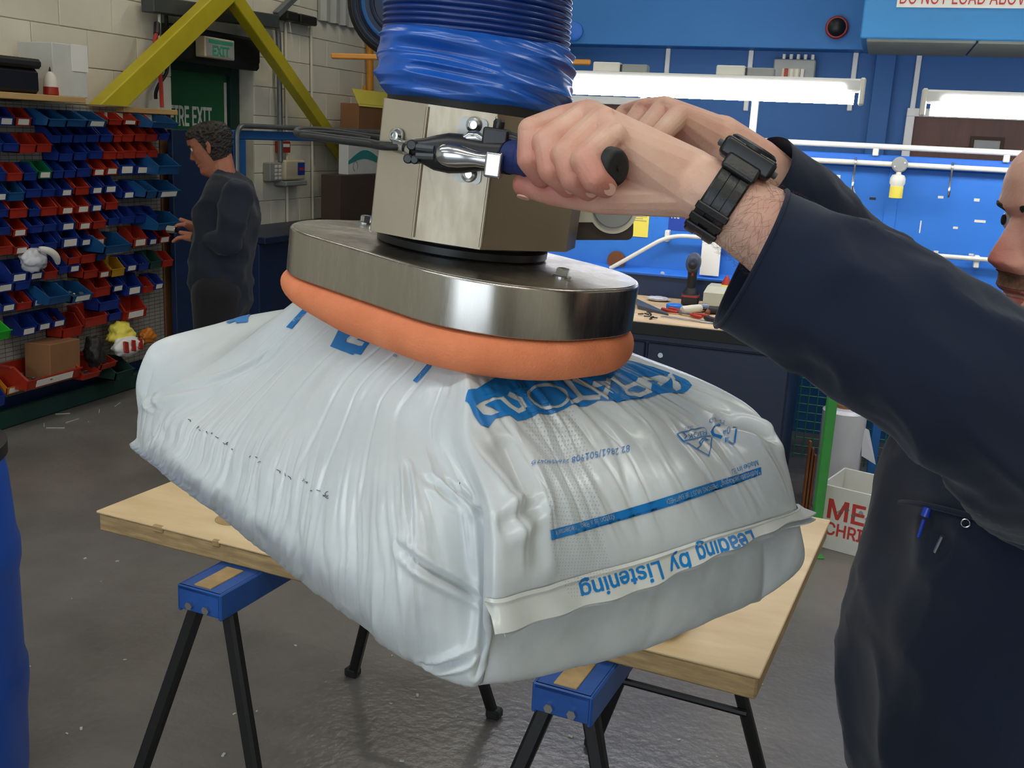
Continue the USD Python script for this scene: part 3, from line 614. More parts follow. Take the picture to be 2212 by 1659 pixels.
for ri, row in enumerate(R_):
    items = []
    for tok in row.split():
        k = tok[0]; rest = tok[1:]; card = None
        if rest[-1] in 'cC': card = rest[-1]; rest = rest[:-1]
        v = [float(q) for q in rest.split(',')]; items.append((k, v, card))
    order = sorted(range(len(items)), key=lambda i: items[i][1][0])
    for oi, i in enumerate(order):
        k, v, card = items[i]
        big = len(v) > 3
        xf = PX + (.22 if big else .125)
        cx_ = (v[0] + v[1]) / 2
        a = onx(v[0], v[2], xf); b = onx(v[1], v[2], xf); m_ = onx(cx_, v[2], xf)
        w_ = max(b[1] - a[1], .06) * .96; d_ = .22 if big else .125
        h_ = (onx(cx_, v[3], PX + .08)[2] - m_[2]) * 1.0 if big else min(max(.92 * w_, .09), .125)
        if ri == 0: h_ = min(h_, zsh - .05 - m_[2])
        lab = bool(card) and card == 'C' or (card == 'c' and (int(v[0]) % 2 == 0))
        key = (k, lab, bool(card == 'c'))
        nm = COL[k][0]
        label = '%s %s bin%s, %s from left in the %s bin row' % ('large' if big else 'small', nm, ' with white card' if lab else '', NTH[oi], RWS[ri])
        loc = (PX + .001, m_[1], m_[2])
        sc = (d_, w_, h_)
        if key not in kinds:
            t = thing('parts_bin', label, 'storage bin', 'parts bins on the louvred panel', loc, 0, scale=sc)
            obj('body', BODY, COL[k][1], t, smooth=False)
            if lab: obj('label_card', hull([(x, y, z) for y in (-.34, .34) for x, z in ((.915, .06), (.93, .06), (.975, .38), (.985, .38))]), 'card', t, smooth=False)
            if key[2]: obj('contents', contents_mesh(len(kinds)), 'contents' if len(kinds) % 3 else 'contents_dark', t, kind='stuff')
            kinds[key] = t
        else: dup(kinds[key], label, loc, 0, sc)
# what lies in and among the lowest bins
def rough_lump(c, r, seed, m, name, label, cat_, ext_=(1, 1, 1), amp=.25):
    s = trimesh.creation.icosphere(3, 1.0); v = s.vertices; n_ = meshkit.fbm(v * 2.2 + seed * 7.1, 4, seed)
    s.vertices = v * (1 + amp * 2 * (n_[:, None] - .5)) * np.array(ext_) * r; s.apply_translation(c)
    return single(name, s, m, label, cat_, smooth=60)
q = onx(122, 800, PX + .14); q2 = onx(150, 730, PX + .14)
single('small_carton', place(cbox(.16, .27, .2, .004), (PX + .12, q[1], q[2] + .07), x=nrm((1, .12, .05)), z=(0, .05, 1)), 'carton', 'small brown carton standing in the large red bin at the bottom', 'box')
rough_lump(onx(205, 760, PX + .15), .075, 3, 'contents_dark', 'chain_heap', 'dark heap of chain spilling over the second large red bin', 'chain', (.8, .8, 1.3), .5)
rough_lump(onx(262, 722, PX + .1), .085, 5, 'yellow_paper', 'yellow_bag', 'crumpled yellow plastic bag above the dark green bin', 'bag', (.7, 1.1, .9), .5)
rough_lump(onx(318, 727, PX + .08), .06, 9, 'orange_plastic', 'orange_pouch', 'crumpled orange pouch near the wooden end post', 'bag', (.7, 1.1, .8), .4)
q = onx(275, 748, PX + .16)
t = thing('red_white_bag', 'white bag with red stripes below the yellow bag', 'bag')
s = trimesh.creation.icosphere(3, 1.0); s.vertices = s.vertices * (1 + .5 * (meshkit.fbm(s.vertices * 2.5, 4, 21)[:, None] - .5)) * np.array([.05, .13, .06]); s.apply_translation(q); obj('bag', s, 'paper', t, smooth=60)
for k in (-1, 0, 1): obj('stripe', place(cbox(.012, .04, .07, .005), q + np.array([.045, k * .065, .01]), x=nrm((1, 0, .3)), z=nrm((-.3, .3, 1))), 'red_plastic', t)
rough_lump(onx(72, 562, PX + .12), .07, 12, 'film', 'clear_bag', 'clear crumpled bag of fittings in the ninth row', 'bag', (.8, 1.1, .9), .4)
q = onx(98, 560, PX + .17); single('white_tube', tube(curve([q + np.array([0, -.04, .06]), q + np.array([.02, .03, .035]), q + np.array([.0, .09, -.03])], 12), [.012, .016, .018, .02, .02, .02, .02, .02, .02, .018, .016, .012], 10), 'card', 'curved white plastic tube sticking out beside the clear bag', 'tube')

# ================================================================ trestle table, drum, floor litter
TZ = .80
c0 = onz(207, 1103, TZ); c1 = onz(374, 1034, TZ); c2 = onz(1800, 1124, TZ); c3 = onz(1642, 1462, TZ)
ex = nrm((c3 - c0) * [1, 1, 0]); ey = np.array([-ex[1], ex[0], 0])
Lx = (c3 - c0) @ ex; Ly = ((c2 - c3) @ ey)
TT = .05
t = thing('table_board', 'thick plywood board with worn edges lying on two blue trestles', 'table top')
def tb(m): return place(m, c0, x=ex, z=(0, 0, 1))
obj('top_sheet', tb(bx(.0, Lx, 0, Ly, -.006, 0, .003)), 'ply', t, smooth=False)
core = bx(.004, Lx - .004, .004, Ly - .004, -TT, -.006, .004)
obj('core', tb(core), 'ply_edge', t, smooth=False)
for k, (u, w_) in enumerate(((.17, .03), (.34, .02))): obj('edge_chip', tb(bx(u, u + w_, -.0015, .01, -.016, .0006, .003)), 'ply_edge', t)
for k in range(6):
    u = Lx * .80 + k * .022; obj('pencil_mark', tb(place(tube(curve([(0, 0, 0), (.006, .008, 0), (.012, -.004, 0), (.016, .006, 0)], 8), .0009, 5), (u, Ly * .33 + .012 * (k % 3), .0006))), 'print_grey', t)
for k, (u, w_) in enumerate(((.42, .2), (.5, .3), (.3, .12))): obj('stain', tb(place(prism(Point(0, 0).buffer(.02 + .01 * k), .0006), (u, w_, .0002), )), 'ply_edge', t)
q = onz(1425, 1335, TZ)
s = trimesh.creation.icosphere(4, 1.0); s.vertices = s.vertices * (1 + .7 * (meshkit.fbm(s.vertices * 2.7, 4, 31)[:, None] - .5)) * np.array([.06, .1, .028]); s.apply_translation((q[0], q[1], TZ + .028))
single('crumpled_tissue', s, 'paper', 'crumpled white tissue on the board under the sack', 'tissue', smooth=60)
def trestle(label, u):
    t = thing('trestle', label, 'trestle')
    o = c0 + ex * u; zt = TZ - TT
    def P(x, y, z): return o + ex * x + ey * y + np.array([0, 0, z])
    y0_, y1_ = -.13, Ly - .08
    def bar(a, b, r, m, nm, par=t): return obj(nm, beam(a, b, r, r, up=ey), m, par)
    th = obj('top_beam', [place(bx(-.055, .055, y0_, y1_, zt - .012, zt, .003), o * [1, 1, 0], x=ex, z=(0, 0, 1)), place(bx(-.058, -.048, y0_, y1_, zt - .06, zt, .003), o * [1, 1, 0], x=ex, z=(0, 0, 1)), place(bx(.048, .058, y0_, y1_, zt - .06, zt, .003), o * [1, 1, 0], x=ex, z=(0, 0, 1)),
                      place(bx(-.055, .055, y0_, y0_ + .008, zt - .055, zt, .003), o * [1, 1, 0], x=ex, z=(0, 0, 1))], 'trestle_blue', t)
    o2 = o * [1, 1, 0]
    for s_ in (-1, 1): obj('bolt', place(cyl(.009, .008, 6), o2 + ex * s_ * .022 + ey * y0_ + np.array([0, 0, zt - .04]), z=-ey), 'bright_steel', th)
    obj('wood_strip', place(bx(-.022, .022, y0_ + .012, -.012, zt - .003, zt + .003, .001), o2 + np.array([0, 0, 0]), x=ex, z=(0, 0, 1)), 'ply_edge', t)
    for ye, sy in ((y0_ + .05, -1), (y1_ - .05, 1)):
        for s_ in (-1, 1):
            a = o2 + ex * .032 * s_ + ey * ye + np.array([0, 0, zt - .03]); b = o2 + ex * .25 * s_ + ey * (ye + .1 * sy) + np.array([0, 0, .0])
            obj('leg', beam(a, b, .032, .026, up=ey), 'black_paint', t)
            obj('foot', place(bx(-.022, .022, -.02, .02, 0, .03, .006), b, x=ex, z=(0, 0, 1)), 'black_rubber', t)
        aa = o2 + ex * .18 * -1 + ey * (ye + .066 * sy - .02) + np.array([0, 0, .26]); bb = o2 + ex * .18 + ey * (ye + .066 * sy - .02) + np.array([0, 0, .26])
        obj('cross_brace', tube([aa, bb], .010, 8), 'black_paint', t)
    return t
ul = (onz(500, 1235, TZ - TT) - c0) @ ex; ur = (onz(1262, 1432, TZ - TT) - c0) @ ex
trestle('left folding trestle with a blue top beam and black legs', ul)
trestle('right folding trestle with black legs, partly behind the sack', ur)
dq = onz(-185, 1480, .3); dq = np.array([dq[0], dq[1], 0])
t = thing('plastic_drum', 'tall blue plastic drum cut by the left picture edge', 'drum')
rr = np.linalg.norm((onp(32, 1300, (fh[0], fh[1], 0), dq) - dq)[:2]) * .98
obj('body', place(lathe([(rr * .86, 0), (rr * .93, .012), (rr * .95, .05), (rr * .965, .2), (rr, .28), (rr, .33), (rr * .97, .36), (rr * .97, .58), (rr, .62), (rr, .66), (rr * .97, .69), (rr * .93, .84), (rr * .9, .88), (rr * .84, .9)], 64), dq), 'drum_blue', t)
obj('lid', place(lathe([(rr * .9, .885), (rr * .94, .89), (rr * .94, .92), (rr * .8, .925), (rr * .78, .905), (.001, .905)], 64), dq), 'black_plastic', t)
for k, (px, py, s_, lab) in enumerate(((1180, 1540, .022, ''),)): pass
m = []
for k in range(46):
    px_, py_ = rng.uniform(30, 1750), rng.uniform(1180, 1650)
    q = onz(px_, py_, 0); s_ = rng.uniform(.002, .008)
    m.append(place(cbox(s_ * 2, s_, s_ * .6, s_ * .1), (q[0], q[1], s_ * .3), x=nrm((rng.uniform(-1, 1), rng.uniform(-1, 1), 0)), z=(0, 0, 1)))
for px_, py_ in ((170, 905), (120, 895), (190, 912), (260, 870), (95, 915), (140, 925), (215, 885)):
    q = onz(px_, py_, 0); m.append(tube([(q[0], q[1], .002), (q[0] + rng.uniform(-.1, .1), q[1] + rng.uniform(-.1, .1), .002)], .002, 6))
single('floor_scraps', m, 'scrap', 'scattered pale chips and shavings on the grey floor', 'debris', kind='stuff', smooth=False)

# ================================================================ beside the cabinet at the right
g = at(1770, 940, 4.35)
q0 = onp(1790, 830, (fh[0], fh[1], 0), g); qz = q0[2]
gx = onp(1768, 1100, (fh[0], fh[1], 0), g)
t = thing('green_post', 'green painted square post standing left of the plastic film roll', 'post')
obj('post', place(bx(-.019, .019, -.019, .019, 0, qz, .003), (gx[0], gx[1], 0), x=nrm((1, .3, 0)), z=(0, 0, 1)), 'green_paint', t)
obj('base_plate', place(bx(-.04, .04, -.04, .04, 0, .008, .002), (gx[0], gx[1], 0), x=nrm((1, .3, 0)), z=(0, 0, 1)), 'green_paint', t)
bq = onz(1757, 1178, 0); br = onz(1868, 1208, 0)
bex = nrm((br - bq) * [1, 1, 0]); bey = np.array([-bex[1], bex[0], 0]); bw = np.linalg.norm(br - bq) * 2.1
zt = onp(1800, 1050, (bey[0], bey[1], 0), bq)[2]
t = thing('christmas_box', 'open white cardboard box with red lettering behind the worker', 'box')
def cb(m): return place(m, bq, x=bex, z=(0, 0, 1))
bd = .30
obj('front_panel', cb(bx(0, bw, 0, .008, 0, zt, .002)), 'white_carton', t); obj('back_panel', cb(bx(0, bw, bd, bd + .008, 0, zt, .002)), 'white_carton', t)
obj('side_panel', cb(bx(0, .008, .008, bd, 0, zt, .002)), 'white_carton', t); obj('side_panel', cb(bx(bw - .008, bw, .008, bd, 0, zt, .002)), 'white_carton', t)
obj('base', cb(bx(.008, bw - .008, .008, bd, 0.002, .012, .002)), 'white_carton', t)
for s_, h_, zz in (('MERRY', .085, .145), ('CHRISTMAS', .055, .07)):
    tx = text(s_, h_, .001, True); tx.apply_scale(((bw * .82) / (tx.bounds[1][0] - tx.bounds[0][0]), 1, 1))
    obj('lettering', cb(place(tx, (bw * .5, -.0005, zz), x=(1, 0, 0), y=(0, 0, 1))), 'print_red', t, smooth=False)
for k in range(5): obj('star_print', cb(place(prism(Point(0, 0).buffer(.012, quad_segs=1).union(Point(0, 0).buffer(.009)), .001), (bw * .2 + .03 * k, -.0005, zt * .62 + .02 * (k % 2)), x=(1, 0, 0), y=(0, 0, 1))), 'print_grey', t, smooth=False)
rq = onz(1816, 1080, .25); rq = at(1816, 960, 5.0); rz = onp(1816, 878, (fh[0], fh[1], 0), rq)[2]
t = thing('film_roll', 'upright roll of clear plastic film behind the white box', 'roll')
obj('film', place(lathe([(.095, .0), (.1, .01), (.104, rz - .02), (.088, rz - .005), (.04, rz - .003)], 32), (rq[0], rq[1], 0)), 'film', t)
obj('core', place(lathe([(.04, .0), (.045, rz + .012), (.036, rz + .012), (.034, rz - .05)], 24), (rq[0], rq[1], 0)), 'carton', t)
obj('loose_film', hull([(rq[0] + .09, rq[1] - .03, rz - .08), (rq[0] + .1, rq[1] - .04, rz - .22), (rq[0] + .17, rq[1] - .02, rz - .26), (rq[0] + .12, rq[1], rz - .1)]), 'film', t)
cq = at(1748, 1030, 4.5); cz = onp(1748, 952, (fh[0], fh[1], 0), cq)[2]
single('copper_stick', [place(bx(-.018 + .014 * k, -.008 + .014 * k, -.012, .012, 0, cz - .03 * k, .002), (cq[0], cq[1], 0), x=nrm((1, .3, 0)), z=(0, 0, 1)) for k in range(3)], 'copper', 'bundle of brown sticks leaning between the cabinet and the green post', 'stick')
mq = at(1870, 940, 5.4)
t = thing('mesh_screen', 'green wire mesh screen with blue bars behind the film roll', 'screen')
mz = .82
for k in range(26): obj('wire', tube([(mq[0] - .35 + .045 * k, mq[1], .1), (mq[0] - .35 + .045 * k, mq[1], mz)], .003, 5), 'green_plastic', t)
for k in range(16): obj('cross_wire', tube([(mq[0] - .36, mq[1] + .004, .12 + .046 * k), (mq[0] + .8, mq[1] + .004, .12 + .046 * k)], .003, 5), 'green_plastic', t)
for k, px in enumerate((1857, 1893)):
    w = onp(px, 930, (0, 1, 0), mq); obj('bar', bx(w[0] - .022, w[0] + .022, mq[1] - .04, mq[1] - .01, 0, mz + .04, .004), 'blue_wall', t)
# ================================================================ the sack
def C2(px, py, d): return at(px, py, d)
SL, SC, SR = at(285, 980, 1.165), at(1005, 1470, .735), at(1715, 1235, .94)
s1 = nrm((SC - SL) * [1, 1, 0]); s2 = np.array([-s1[1], s1[0], 0])          # along the long side towards us, along the short end away
LONG = (SC - SL) @ s1; SHORT = (SR - SC) @ s2
def onA(px, py, off): return onp(px, py, s2, SC - s2 * off)                  # off: outwards from the long side's plane
def onB(px, py, off): return onp(px, py, s1, SC + s1 * off)                  # outwards from the printed end's plane
NR = 9
colsA = [
 #  r1 foam        r2             r3 shoulder     r4 belly       r5             r6 silhouette  (px, py, off)
 [(655, 636, -.075), (472, 778, -.040), (318, 862, -.010), (298, 912, -.004), (296, 948, -.004), (298, 974, -.014)],
 [(705, 655, -.075), (548, 800, -.036), (412, 905, .004), (372, 972, .022), (352, 1010, .016), (352, 1022, -.008)],
 [(772, 685, -.075), (634, 822, -.034), (522, 962, .012), (482, 1052, .032), (472, 1100, .022), (478, 1116, -.008)],
 [(842, 720, -.075), (722, 850, -.032), (642, 1018, .014), (604, 1138, .036), (594, 1196, .024), (606, 1216, -.008)],
 [(902, 750, -.075), (808, 882, -.034), (764, 1062, .012), (736, 1212, .034), (728, 1296, .022), (740, 1318, -.010)],
 [(950, 772, -.075), (890, 920, -.036), (898, 1086, .006), (886, 1262, .022), (882, 1396, .014), (895, 1430, -.014)],
 [(983, 786, -.075), (972, 950, -.040), (1030, 1098, -.026), (1046, 1290, -.026), (1034, 1420, -.016), (1008, 1480, -.02)]]
colsB = [
 [(1004, 790, -.105), (1012, 950, -.055), (1060, 1100, .004), (1064, 1296, .020), (1072, 1345, -.004), (1060, 1477, -.012)],
 [(1062, 797, -.105), (1112, 950, -.05), (1150, 1085, .004), (1150, 1274, .022), (1160, 1322, -.002), (1160, 1463, -.012)],
 [(1130, 800, -.105), (1222, 944, -.05), (1252, 1070, .004), (1280, 1238, .022), (1290, 1284, -.002), (1290, 1431, -.012)],
 [(1200, 797, -.105), (1330, 930, -.05), (1372, 1050, .004), (1402, 1203, .022), (1412, 1248, -.002), (1422, 1391, -.012)],
 [(1268, 790, -.105), (1428, 915, -.05), (1482, 1025, .004), (1530, 1163, .022), (1540, 1206, -.002), (1550, 1337, -.012)],
 [(1326, 777, -.105), (1520, 893, -.05), (1592, 998, .004), (1642, 1128, .022), (1652, 1168, -.002), (1648, 1292, -.012)],
 [(1362, 768, -.105), (1600, 866, -.05), (1684, 960, .002), (1722, 1100, .018), (1728, 1130, -.004), (1712, 1235, -.015)]]
net = []
def column(c, f):
    r = [f(*p) for p in c]
    cen = SL + s1 * LONG / 2 + s2 * SHORT / 2
    top = r[0] + (cen * [1, 1, 0] + np.array([0, 0, r[0][2]]) - r[0]) * .35
    bot = r[-1].copy(); low = bot + (cen - bot) * [.22, .22, 0] + np.array([0, 0, -.012]); low2 = bot + (cen - bot) * [.7, .7, 0] + np.array([0, 0, -.018])
    return [top] + r + [low, low2]
A = [column(c, onA) for c in colsA]; B = [column(c, onB) for c in colsB]
# the hidden long side and the far end, from the sack's own symmetry
mid = np.mean([B[6][1], A[0][1]], 0)
def back(u, v):          # u along the sack from the near end, v = 0 near the print end's far corner
    P0 = np.array(B[6]); P1 = np.array(A[0]) + s2 * SHORT * .98
    return P0, P1
P0 = np.array(B[6])
far = np.array(A[0]) + s2 * SHORT * np.array([.42, .80, .98, 1.0, 1.0, 1.0, .97, .9, .4, ])[:, None][:NR]
far[:, 2] = P0[:, 2] * .5 + np.array(A[0])[:, 2] * .5
def dpt(px, py, v): return onp(px, py, s1, SL - s1 * v)
D1 = np.array(A[0]) * .5 + far * .5
D1[1] = A[0][1] * .6 + far[1] * .4
# visible far-end panel: its upper edge is the outline left of the foam
e2_ = SL + s2 * SHORT * .55
far2 = far.copy()
far2 = np.array(A[0]) * .75 + far * .25
for r_, (px, py), e_ in ((2, (494, 692), -.01), (3, (324, 751), .02), (4, (294, 831), .016), (5, (299, 884), .012), (6, (304, 940), .0)): far2[r_] = onp(px, py, s1, SL - s1 * e_)
far2[1] = A[0][1] * .7 + far[1] * .3
E_ = []
for k, u in enumerate((.2, .4, .6, .8)):
    q = P0 * (1 - u) + far * u; bul = np.array([0, .0, .01, .02, .03, .025, .01, 0, 0]); q = q + s2 * bul[:, None] * (1 - abs(2 * u - 1)); E_.append(list(q))
net = A + B + E_ + [list(far)] + [list(far2 * .75 + far * .25 if False else far2)]
net.append(list(np.array(A[0]) * .5 + far2 * .5 + (s1 * np.array([0, 0, .004, .012, .016, .008, 0, 0, 0])[:, None])))
NETC = np.array([np.array(c)[:NR] for c in net])                               # columns x rows x 3
nc = len(NETC)
# arc-length like parameters so that the spline neither bulges nor loops
wu = np.r_[0, np.cumsum([np.mean(np.linalg.norm(NETC[(i + 1) % nc, 2:7] - NETC[i, 2:7], axis=1)) for i in range(nc)])]; 
wv = np.r_[0, np.cumsum(np.mean(np.linalg.norm(np.diff(NETC[:14], axis=1), axis=2), axis=0))]
NU, NV = 1100, 230
per = np.concatenate([NETC[-3:], NETC, NETC[:4]]); pu = np.r_[wu[nc - 3:nc] - wu[nc], wu[:nc], wu[nc] + wu[:4]]
uu = np.linspace(0, wu[nc], NU, endpoint=False)
vv_ = np.linspace(0, wv[-1], NV)
def akima(x, y, q):
    from scipy.interpolate import Akima1DInterpolator
    return Akima1DInterpolator(x, y, axis=0)(q)
G = PchipInterpolator(pu, per, axis=0)(uu); G = np.swapaxes(akima(wv, np.swapaxes(G, 0, 1), vv_), 0, 1)   # NU x NV x 3
def grid_normals(G):
    du = np.roll(G, -1, 0) - np.roll(G, 1, 0); dv = np.gradient(G, axis=1); n = np.cross(du, dv); return n / (np.linalg.norm(n, axis=2, keepdims=True) + 1e-12)
N_ = grid_normals(G)
cen = G.mean((0, 1))
if np.mean(np.sum(N_ * (G - cen), 2)) < 0: N_ = -N_
# creases: they run from the seal over the shoulder; finer, tighter pleats round the belly
U2, V2 = np.meshgrid(uu, vv_, indexing='ij')
uA, uC, uB = wu[0], wu[6], wu[13]
onLong = np.clip(np.minimum((U2 - uA) / .07 + .05, (uC - U2) / .02 + .2), 0, 1)
onEnd = np.clip(np.minimum((U2 - wu[7]) / .02, (uB - U2) / .02), 0, 1)
rv = wv
def sm(x, a, b): t_ = np.clip((x - a) / (b - a), 0, 1); return t_ * t_ * (3 - 2 * t_)
def ridged(P, f, seed):
    n_ = meshkit.noise(np.asarray(P) * f, seed); return 1 - np.abs(2 * n_ - 1)
belly = sm(V2, rv[2] + .02, rv[4]) * (1 - sm(V2, rv[5] - .012, rv[6] + .015))
tent = sm(V2, rv[1], rv[1] + .03) * (1 - sm(V2, rv[3], rv[4] + .02))
frac = np.clip((U2 - uA) / (uC - uA), 0, 1); fracB = np.clip((U2 - wu[7]) / (wu[13] - wu[7]), 0, 1)
sk = .05 * np.sin(V2 * 14)                                                       # the pleats lean
z0_ = np.zeros_like(U2)
P1 = np.stack([frac * 22 + sk * 10 + meshkit.noise(np.stack([U2 * 9, V2 * 9, z0_], -1), 3) * .9, V2 * 5.0, z0_], -1)
P2 = np.stack([frac * 52 + sk * 24 + meshkit.noise(np.stack([U2 * 14, V2 * 12, z0_ + 5], -1), 4) * 1.2, V2 * 9, z0_ + 3], -1)
P3 = np.stack([frac * 10 + meshkit.noise(np.stack([U2 * 6, V2 * 6, z0_ + 9], -1), 5) * .6, V2 * 2.2, z0_ + 7], -1)
def crease(P, seed, w_): return np.exp(-(np.abs(2 * meshkit.noise(np.asarray(P), seed) - 1) / w_) ** 2)
d = onLong * (belly * ((ridged(P1, 1, 11) - .5) * .0030 - crease(P2, 12, .22) * .0016 - crease(P1 * [1.5, 1, 1], 19, .16) * .0020 + crease(P2 * [1.3, 1.2, 1], 20, .14) * .0009)
              + tent * ((ridged(P3, 1, 13) - .5) * .0008 - crease(P3 * [1.3, .4, 1], 14, .07) * .0011 - crease(P1 * [.8, .3, 1], 21, .05) * .0005))
Q1 = np.stack([fracB * 7.5 - V2 * 6 + meshkit.noise(np.stack([U2 * 8, V2 * 8, z0_ + 2], -1), 6) * .8, V2 * 2.6, z0_ + 1], -1)
Q2 = np.stack([fracB * 20 - V2 * 14 + meshkit.noise(np.stack([U2 * 16, V2 * 10, z0_ + 4], -1), 7) * 1.0, V2 * 5, z0_ + 5], -1)
endT = sm(V2, rv[1], rv[1] + .03) * (1 - sm(V2, rv[4] - .05, rv[4] - .004))
d += onEnd * endT * ((ridged(Q1, 1, 15) - .5) * .0042 - crease(Q1 * [1.4, 1, 1], 22, .16) * .0022 - crease(Q2, 16, .15) * .0011 + crease(Q2 * [.8, .8, 1], 23, .12) * .0012)
und = sm(V2, rv[5], rv[5] + .02) * (1 - sm(V2, rv[7], rv[8]))
d += onEnd * und * (meshkit.fbm(np.stack([fracB * 12 + V2 * 30, V2 * 6, z0_], -1), 3, 17) - .5) * .003
d += (meshkit.fbm(np.stack([U2 * 22, V2 * 22, z0_ + 11], -1), 4, 18) - .5) * .0022 * sm(V2, rv[1], rv[1] + .05)
# single deep folds, (u, v) from -> to, width, depth
def fold(u0_, v0_, u1_, v1_, w_, dep_):
    global d
    L2 = (u1_ - u0_) ** 2 + (v1_ - v0_) ** 2; t_ = np.clip(((U2 - u0_) * (u1_ - u0_) + (V2 - v0_) * (v1_ - v0_)) / L2, 0, 1)
    x_ = np.hypot(U2 - u0_ - t_ * (u1_ - u0_), V2 - v0_ - t_ * (v1_ - v0_)); s_ = np.sin(np.pi * (.12 + .76 * t_))
    d += dep_ * s_ * (-np.exp(-(x_ / w_) ** 2) + .75 * np.exp(-((x_ - 2.0 * w_) / (1.1 * w_)) ** 2))
u5, u6 = wu[5], wu[6]
fold(wu[6] - .012, rv[3] + .0, wu[5] + .01, rv[3] - .02, .0032, .0036)
fold(wu[6] + .0, rv[4] + .004, wu[5] - .012, rv[4] - .022, .0028, .0060)
fold(wu[6] - .004, rv[5] - .004, wu[5] + .012, rv[5] + .024, .0035, .006)
fold(wu[6] + .004, rv[3] + .004, wu[5] + .03, rv[2] + .055, .0034, .0040)
fold(wu[5] - .01, rv[3] - .03, wu[5] - .002, rv[3] + .022, .0028, .004)
fold(wu[6] + .006, rv[3] + .004, wu[6] + .004, rv[5] + .02, .005, .006)
fold(wu[0] + .012, rv[3] - .008, wu[0] + .05, rv[3] + .004, .0042, .0035)
fold(wu[7] + .03, rv[2] + .01, wu[7] + .045, rv[3] + .03, .008, .006)
fold(wu[7] + .012, rv[3] + .01, wu[7] + .05, rv[3] + .002, .005, .005)
fold(wu[12] + .012, rv[2] + .02, wu[13] - .004, rv[3] - .01, .007, .009)
fold(wu[1], rv[2] - .02, wu[0] + .02, rv[3] - .01, .009, .0035)
G = G + N_ * d[..., None]
N_ = grid_normals(G)
if np.mean(np.sum(N_ * (G - cen), 2)) < 0: N_ = -N_
def grid_mesh(G, close=True):
    nu_, nv_ = G.shape[:2]; i, j = np.meshgrid(np.arange(nu_), np.arange(nv_ - 1), indexing='ij'); i = i.ravel(); j = j.ravel(); i2 = (i + 1) % nu_
    q = np.stack([i * nv_ + j, i2 * nv_ + j, i2 * nv_ + j + 1, i * nv_ + j + 1], 1)
    v = np.vstack([G.reshape(-1, 3), G[:, 0].mean(0), G[:, -1].mean(0)]); a = nu_ * nv_; ii = np.arange(nu_); i2 = (ii + 1) % nu_
    f = np.vstack([q[:, [0, 1, 2]], q[:, [0, 2, 3]], np.stack([np.full(nu_, a), i2 * nv_, ii * nv_], 1), np.stack([np.full(nu_, a + 1), ii * nv_ + nv_ - 1, i2 * nv_ + nv_ - 1], 1)])
    m = trimesh.Trimesh(v, f, process=False)
    if m.volume < 0: m.invert()
    return m
def film_mat(name, col, col2):
    c, c2 = srgb(col), srgb(col2)
    MAT[name] = usdkit.material(stage, '/World/Looks/' + name, {
        'tc': ('texture_coordinate', {}), 'n': ('noise_texture', {'scale': 9.0, 'detail': 6.0, 'roughness': .65}), 'r': ('rgb_ramp', {'ramp': [(.35, tuple(c2)), (.62, tuple(c))]}),
        'bn': ('noise_texture', {'scale': 45.0, 'detail': 5.0}), 'b': ('bump', {'strength': .25, 'distance': .002}),
        'p': ('principled_bsdf', {'roughness': .30, 'specular_ior_level': .5, 'subsurface_weight': .06, 'subsurface_scale': .01, 'coat_weight': .15, 'coat_roughness': .25})},
        [('tc.object', 'n.vector'), ('n.fac', 'r.fac'), ('r.color', 'p.base_color'), ('tc.object', 'bn.vector'), ('bn.fac', 'b.height'), ('b.normal', 'p.normal')], surface='p.BSDF')
film_mat('sack_film', 'd3d9db', 'c9d0d3'); film_mat('sack_flap', 'd8d9d2', 'ced0ca')
mat('sack_blue', '1878c0', .36, var=.05, vs=20); mat('sack_ink', '33404e', .6, var=.1)
mat('dots', '99a0a5', .5, var=.05)
sack = thing('plastic_sack', 'full white plastic sack with blue print hanging from the orange suction foot', 'sack')
bag_part = obj('film', grid_mesh(G), 'sack_film', sack, smooth=True)
# the seal flap along the lower edge of the printed end
iB0 = int(np.searchsorted(uu, wu[7] - .010)); iB1 = int(np.searchsorted(uu, wu[13] + .012)); jF = int(np.searchsorted(vv_, rv[4]))
edge = np.array([onB(px, py, .034) for px, py in ((1068, 1370), (1160, 1344), (1290, 1304), (1412, 1263), (1542, 1204), (1660, 1152), (1762, 1108))])
es = np.r_[0, np.cumsum(np.linalg.norm(np.diff(edge, axis=0), axis=1))]
nF = iB1 - iB0 + 1; E1 = CubicSpline(es, edge)(np.linspace(0, es[-1], nF))
base = G[iB0:iB1 + 1, jF - 1].copy(); basen = N_[iB0:iB1 + 1, jF - 1]
rows = 14; FL = np.zeros((nF, rows, 3))
for k in range(rows):
    t_ = k / (rows - 1); wv2 = .0016 * np.sin(np.arange(nF) * .21) * t_ + .0012 * np.sin(np.arange(nF) * .083 + 1) * t_
    FL[:, k] = base * (1 - t_) + E1 * t_ + basen * (.0035 * math.exp(-(k / 2.0) ** 2) - .001 * (k == 0))[..., None] if False else base * (1 - t_) + E1 * t_ + basen * (.0025 * math.exp(-((k - 1) / 1.2) ** 2)) + s1 * wv2[:, None]
FN = np.cross(np.gradient(FL, axis=0), np.gradient(FL, axis=1)); FN /= np.linalg.norm(FN, axis=2, keepdims=True)
if np.mean(FN @ s1) < 0: FN = -FN
def sheet_mesh(A_, n_, th):
    a, b = A_ + n_ * th / 2, A_ - n_ * th / 2; nu_, nv_ = A_.shape[:2]
    rings = np.concatenate([a, b[:, ::-1]], 1); return loft(rings, True)
obj('seal_flap', sheet_mesh(FL, FN, .0014), 'sack_flap', sack, smooth=40, label='sealed flat flap along the lower edge of the printed end')
obj('back_ply', sheet_mesh(FL[6:, 2:] - FN[6:, 2:] * .004 + np.array([0, 0, -.002]), FN[6:, 2:], .0012), 'sack_film', sack, smooth=40)
